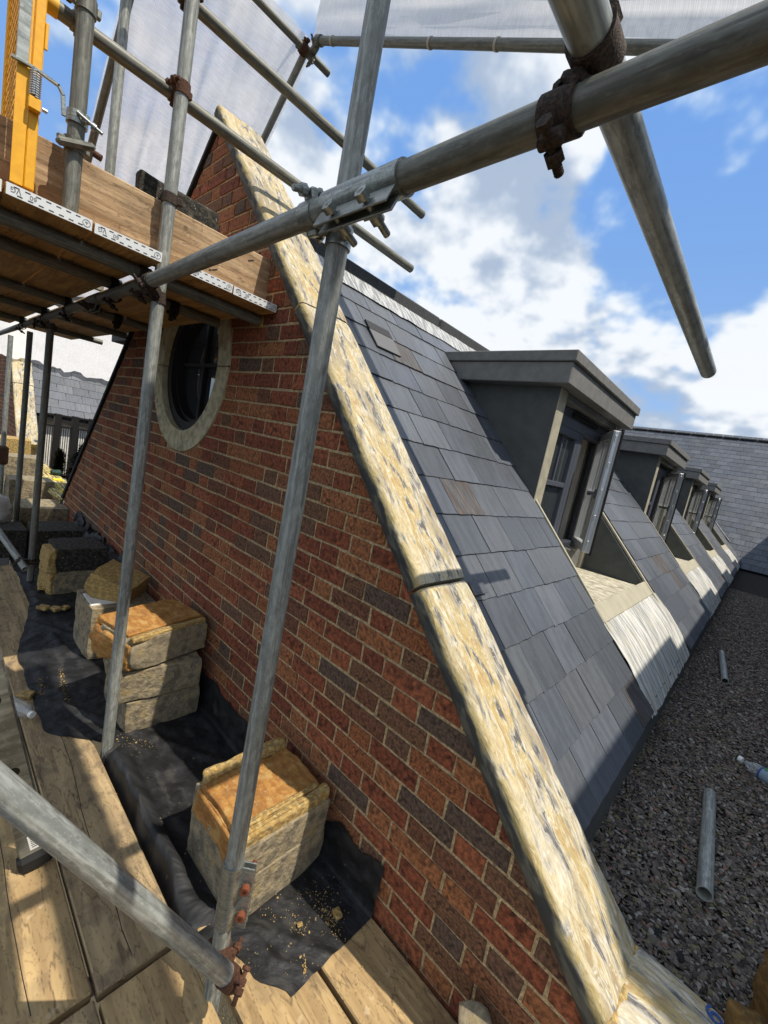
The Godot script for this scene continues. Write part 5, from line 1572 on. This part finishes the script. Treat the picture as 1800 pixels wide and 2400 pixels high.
func bottle(called: String, a: Vector3, b: Vector3, r: float, label: String, wrap: bool):
	var o := thing(called, label, "bottle", a, "")
	var d := (b - a)
	var L := d.length() if not wrap else 0.20
	d = d.normalized()
	var prof := [[0.0, 0.6], [0.01, 0.95], [0.05, 1.0], [0.08, 0.93], [0.10, 1.0], [0.13, 0.95], [0.15, 1.0], [0.30, 0.98], [0.55, 1.0], [0.72, 0.95], [0.84, 0.55], [0.88, 0.40], [0.93, 0.38]]
	var mb := MB.new()
	if wrap: prof.reverse()
	for k in prof.size() - 1:
		var p0: float = prof[k][0] if not wrap else 1.0 - prof[k][0]
		var p1: float = prof[k + 1][0] if not wrap else 1.0 - prof[k + 1][0]
		mb.cyl(d * L * p0, d * L * p1, r * float(prof[k][1]), 22, k == 0 or k == prof.size() - 2, r * float(prof[k + 1][1]))
	part(o, "body", mb.mesh(), M.pet)
	var cm := MB.new()
	var c0 := d * L * 0.92 if not wrap else d * L * 0.0
	cm.cyl(c0, c0 + d * 0.018 * (1.0 if not wrap else -1.0), r * 0.46, 16)
	part(o, "cap", cm.mesh(), M.white)
	if wrap:
		var w := MB.new(); w.cyl(d * L * 0.42, d * L * 0.46, r * 1.03, 22, false); w.cyl(d * L * 0.80, d * L * 0.83, r * 1.03, 22, false)
		var lb := part(o, "label_edge", w.mesh(), M.blue_ink)
		var w2 := MB.new(); w2.cyl(d * L * 0.46, d * L * 0.80, r * 1.025, 22, false)
		part(o, "label_wrap", w2.mesh(), M.blue_wall)
		var w3 := MB.new(); w3.box(d * L * 0.52 + V(0, r * 1.0, 0), V(0.03, 0.006, 0.02), 0.002, Basis(Vector3.UP, 0.5))
		part(o, "label_print", w3.mesh(), mat(null, hx("3f7d4a"), 0.6))

# ---------------------------------------------------------------- inside the first dormer
func build_sill_things():
	for k in 2:
		var at := [V(-1.20, -0.425, -3.43), V(-1.27, -0.425, -3.55)][k] as Vector3
		var o := thing("soap_bottle", ["white pump bottle standing on the sill of the nearest open window", "amber pump bottle behind the white one on the window sill"][k], "pump bottle", at)
		var mb := MB.new()
		mb.cyl(Vector3.ZERO, V(0, 0.11, 0), 0.030, 20); mb.cyl(V(0, 0.11, 0), V(0, 0.128, 0), 0.030, 20, false, 0.012)
		part(o, "bottle", mb.mesh(), M.white if k == 0 else M.amber)
		var pm := MB.new()
		pm.cyl(V(0, 0.128, 0), V(0, 0.142, 0), 0.013, 14); pm.cyl(V(0, 0.142, 0), V(0, 0.168, 0), 0.005, 10); pm.box(V(0.0, 0.172, -0.012), V(0.014, 0.010, 0.05), 0.003)
		part(o, "pump", pm.mesh(), M.white if k == 0 else M.post)
		if k == 0: part(o, "print", span(V(0.0285, 0.02, -0.010), V(0.0305, 0.085, 0.012)), M.ink_grey)
	var tw := thing("hand_towel", "white towel with a red striped hem hanging inside the nearest window", "towel", V(-1.42, 0.20, -3.50))
	part(tw, "cloth", span(V(0, 0.0, -0.11), V(0.012, 0.30, 0.11), 0.004), M.white)
	for k in 4: part(tw, "stripe", span(V(0.0125, 0.012, -0.09 + k * 0.05), V(0.0135, 0.07, -0.065 + k * 0.05)), M.red)

# ---------------------------------------------------------------- the places beyond
func build_beyond():
	make_slate_meshes_once()
	# ground far below and the dark courtyard
	struct("ground", quadm(V(-150, -7.0, 150), V(150, -7.0, 150), V(150, -7.0, -150), V(-150, -7.0, -150)), M.gravel_base)
	# cross wing closing the view at the far end
	var cw := thing("cross_wing", "slate roofed wing across the far end behind the dormers", "building", Vector3.ZERO)
	var dn := V(0, -3.92, 3.72).normalized()
	var top := V(0, 2.72, -18.62)
	var L := V(0, -3.92, 3.72).length()
	var deck := MB.new()
	deck.quad(top + V(-9, 0, 0), top + V(9, 0, 0) , top + V(9, 0, 0) + dn * L, top + V(-9, 0, 0) + dn * L)
	deck.quad(top + V(-9, -0.06, 0) + dn * L, top + V(9, -0.06, 0) + dn * L, top + V(9, -0.06, 0), top + V(-9, -0.06, 0))
	part(cw, "roof_deck", deck.mesh(), M.dark)
	slate_slope(cw, top, V(1, 0, 0), dn, [[-7.0, 1.2, 0.0, L + 0.05]], L, 0.20, 300, 33, 0.0, 0.27)
	for k in 24:
		part(cw, "ridge_tile", boxm(top + V(-7.0 + k * 0.46, 0.02, -0.02), V(0.452, 0.09, 0.16), 0.03), M.dark)
	part(cw, "wall", span(V(-9, -7, -22.5), V(9, -1.22, -15.1)), M.black)
	part(cw, "back_slope", quadm(top + V(-9, 0, -4.0) + V(0, -3.9, 0), top + V(9, 0, -4.0) + V(0, -3.9, 0), top + V(9, 0, 0), top + V(-9, 0, 0)), M.dark)
	# parallel wing to the right, which shades the gravel
	var rw := thing("parallel_wing", "matching slate roofed wing beyond the gravel on the right, out of the photo", "building", Vector3.ZERO)
	var rm := MB.new()
	rm.slab(PackedVector2Array([V2(1.45, -1.3), V2(1.45, 2.22), V2(2.45, 3.1), V2(5.6, 3.1), V2(5.6, -1.3)]), V(0, 0, -18.0), Vector3.RIGHT, Vector3.UP, 0.0, 16.12)
	part(rw, "roof_mass", rm.mesh(), M.slates[1])
	for k in 4: part(rw, "dormer", span(V(1.40, 0.2, -4.25 - 3.3 * k), V(3.0, 2.34, -2.9 - 3.3 * k), 0.01), M.cheek)
	# second gable to the left and the low wall between
	var g2 := thing("second_gable", "second brick gable with cream coping and slate roof at the far left", "building", Vector3.ZERO)
	var off := -10.49
	var o2 := PackedVector2Array([V2(-16.0, -2.2), V2(-9.12, -2.2), V2(-9.12, -1.26), V2(-8.98, -1.26), V2(-12.6, 2.55), V2(-16.0, 2.55)])
	var o2b := PackedVector2Array([V2(-16.0, -2.2), V2(-9.15, -2.2), V2(-9.15, -1.0), V2(-12.6, 2.66), V2(-16.0, 2.66)])
	var w2 := mortar_core(g2, "gable_wall", o2b, 0.0, WZ, 0.26)
	lay_bricks(w2, PackedVector2Array([V2(-13.0, -2.0), V2(-9.15, -2.0), V2(-9.15, -1.0), V2(-12.6, 2.66), V2(-13.0, 2.66)]), PackedVector2Array(), WZ, 0.336, 0, 51)
	var nr := V(1.0462, 1.0, 0).normalized()
	var P := func(x: float) -> Vector3: return V(x, KS * x + off - 0.02, WZ + 0.042)
	var xs := [-12.6, -11.0, -9.95, -9.05]
	for k in 3: coping_stone(g2, "coping_stone", P.call(xs[k]), P.call(xs[k + 1] - 0.004), nr, M.coping, 70 + k, k * 0.4)
	var sl := V(1.0, KS, 0).normalized()
	var nn := V(-KS, 1.0, 0).normalized()
	var oo := V(0, off - 0.04, 0) - sl * V(0, off - 0.04, 0).dot(sl)
	var ae := (V(-9.58, 0, 0).x) / sl.x
	var a_e := (-9.58 - oo.x) / sl.x
	var dm := MB.new()
	var q0 := oo + sl * (a_e - 3.6) - nn * 0.012
	var q1 := oo + sl * (a_e - 0.02) - nn * 0.012
	dm.quad(q0 + V(0, 0, -9.0), q0 + V(0, 0, -1.39), q1 + V(0, 0, -1.39), q1 + V(0, 0, -9.0))
	dm.quad(q1 + V(0, -0.06, -9.0), q1 + V(0, -0.06, -1.39), q0 + V(0, -0.06, -1.39), q0 + V(0, -0.06, -9.0))
	part(g2, "roof_deck", dm.mesh(), M.dark)
	slate_slope(g2, oo, V(0, 0, 1), sl, [[-4.6, -1.39, a_e - 2.0, a_e + 0.03]], a_e, 0.193, 300, 52, 0.0)
	part(g2, "eaves_board", span(V(-9.72, -0.60, -9.0), V(-9.60, -0.47, -1.39)), M.dark)
	part(g2, "side_wall", span(V(-10.0, -3.0, -9.0), V(-9.74, -0.60, -1.42)), M.white_wall)
	var lw := thing("low_wall", "low brick wall with mossy flat coping joining the two gables", "wall", Vector3.ZERO)
	var ol := PackedVector2Array([V2(-9.15, -2.2), V2(-5.72, -2.2), V2(-5.72, -1.262), V2(-9.15, -1.262)])
	var cw2 := mortar_core(lw, "core", ol, 0.0, WZ, 0.26)
	lay_bricks(cw2, PackedVector2Array([V2(-9.15, -1.72), V2(-5.72, -1.72), V2(-5.72, -1.262), V2(-9.15, -1.262)]), PackedVector2Array(), WZ, 0.336, 300, 53)
	for k in 5:
		coping_stone(lw, "coping_stone", V(-9.1 + k * 0.68, -1.262, WZ + 0.042), V(-9.1 + k * 0.68 + 0.672, -1.262, WZ + 0.042), Vector3.UP, M.mossy, 80 + k, k * 0.3)
	# chimney and blue-grey wall far behind the loose sheet
	var ch := thing("chimney_stack", "small red brick chimney far behind the white sheet", "chimney", V(-14.2, 0.9, -2.65))
	part(ch, "shaft", span(V(-0.3, -1.5, -0.32), V(0.3, 0.66, 0.30)), M.mortar)
	var rows := MB.new()
	for k in 14:
		for j in 3: rows.box(V(0.305, -0.28 + k * 0.068, -0.21 + j * 0.205 + (0.05 if k % 2 else 0.0)), V(0.012, 0.056, 0.185), 0.003)
	part(ch, "brick_faces", rows.mesh(), M.bricks[0])
	var bw := thing("far_house", "blue grey rendered house wall far behind the white sheet", "house", V(-15.0, 0.0, -4.6))
	part(bw, "wall", span(V(-3, -6, -4.0), V(0, 1.58, 1.55)), M.blue_wall)
	part(bw, "roof", span(V(-3.2, 1.58, -4.1), V(0.15, 1.70, 1.62)), M.dark)
	# railing and shrubs between
	var rl := thing("railing", "black metal railing with square posts in front of a white wall, left of the gable", "railing", V(-8.8, -1.6, -1.5))
	for k in 5: part(rl, "post", span(V(-0.05, -0.2, -0.06 - k * 0.24 - 0.045), V(0.05, 1.18, -0.06 - k * 0.24 + 0.045), 0.004), M.black)
	for k in 42: part(rl, "bar", span(V(-0.008, 0.1, 0.06 - k * 0.030 - 0.005), V(0.008, 0.96, 0.06 - k * 0.030 + 0.004)), M.black)
	for y in [0.12, 0.96, 1.14]: part(rl, "rail", span(V(-0.02, y, -1.3), V(0.02, y + 0.03, 0.1)), M.black)
	conifer("conifer_shrub", V(-7.6, -1.75, -1.66), 0.95, 0.36, 5, Color(0.10, 0.16, 0.09), "blue green conifer shrub growing behind the low wall, right of the yellow one")
	conifer("conifer_shrub", V(-7.9, -1.65, -1.47), 0.72, 0.17, 6, Color(0.26, 0.25, 0.06), "yellow green conifer shrub growing behind the low wall by the railing")
	# bag on the deck at the left edge
	var sk := thing("rubble_sack", "white and green woven sack slumped on the deck at the left edge", "sack", V(-5.32, -1.597, -0.47))
	part(sk, "bag", rough_block(V(0.36, 0.50, 0.34), 91, 0.06, 0.12, 10, 0.2), M.sack)
	part(sk, "green_wrap", rough_block(V(0.34, 0.27, 0.36), 92, 0.06, 0.1, 9, 0.2), M.green, V(0.04, 0.02, 0.06))
	# litter on the low coping
	single("litter", rough_block(V(0.16, 0.06, 0.12), 93, 0.02, 0.02, 6, 0.5), M.green, "green scrap of litter on the mossy coping", "litter", V(-7.35, -1.20, -1.33))
	single("litter", rough_block(V(0.12, 0.012, 0.10), 94, 0.01, 0.004, 6, 0.5), mat(null, hx("d8c81e"), 0.7), "yellow scrap of plastic on the mossy coping", "litter", V(-6.9, -1.20, -1.28))

func make_slate_meshes_once():
	if slate_meshes.is_empty(): make_slate_meshes()
func conifer(called: String, at: Vector3, h: float, r: float, sd: int, col: Color, label: String):
	var o := thing(called, label, "shrub", at, "shrubs behind the low wall")
	var tm := MB.new(); tm.cyl(Vector3.ZERO, V(0, h * 0.9, 0), 0.02, 8, true, 0.006)
	part(o, "trunk", tm.mesh(), M.boards[1])
	var rng := RandomNumberGenerator.new(); rng.seed = sd
	var st := SurfaceTool.new(); st.begin(Mesh.PRIMITIVE_TRIANGLES)
	for k in 90:
		# boughs, each with many short needle-leaves
		var t := pow(rng.randf(), 0.8)
		var an := rng.randf() * TAU
		var rr := r * (1.05 - t) * rng.randf_range(0.5, 1.1)
		var tip := V(cos(an) * rr, h * t + rng.randf_range(0.0, 0.05), sin(an) * rr)
		var base := V(0, h * t - 0.03, 0)
		for q in 60:
			var p := base.lerp(tip, pow(rng.randf(), 0.6)) + V(rng.randfn(), rng.randfn(), rng.randfn()) * 0.022
			var d := V(rng.randfn(), rng.randfn() + 0.5, rng.randfn()).normalized()
			var s := d.cross(V(rng.randfn(), rng.randfn(), rng.randfn())).normalized()
			var c := col * rng.randf_range(0.55, 1.5); c.a = 1.0
			for v in [p, p + d * 0.03, p + d * 0.012 + s * 0.010]:
				st.set_color(c); st.set_normal(d.cross(s).normalized()); st.add_vertex(v)
	part(o, "crown", st.commit(), M.leaf)

func _ready():
	setup_view()
	setup_materials()
	make_slate_meshes()
	build_gabled_building()
	build_gravel()
	build_deck()
	build_sheet()
	build_platform()
	build_scaffold()
	build_gate()
	build_sheeting()
	build_stones()
	build_sill_things()
	build_beyond()
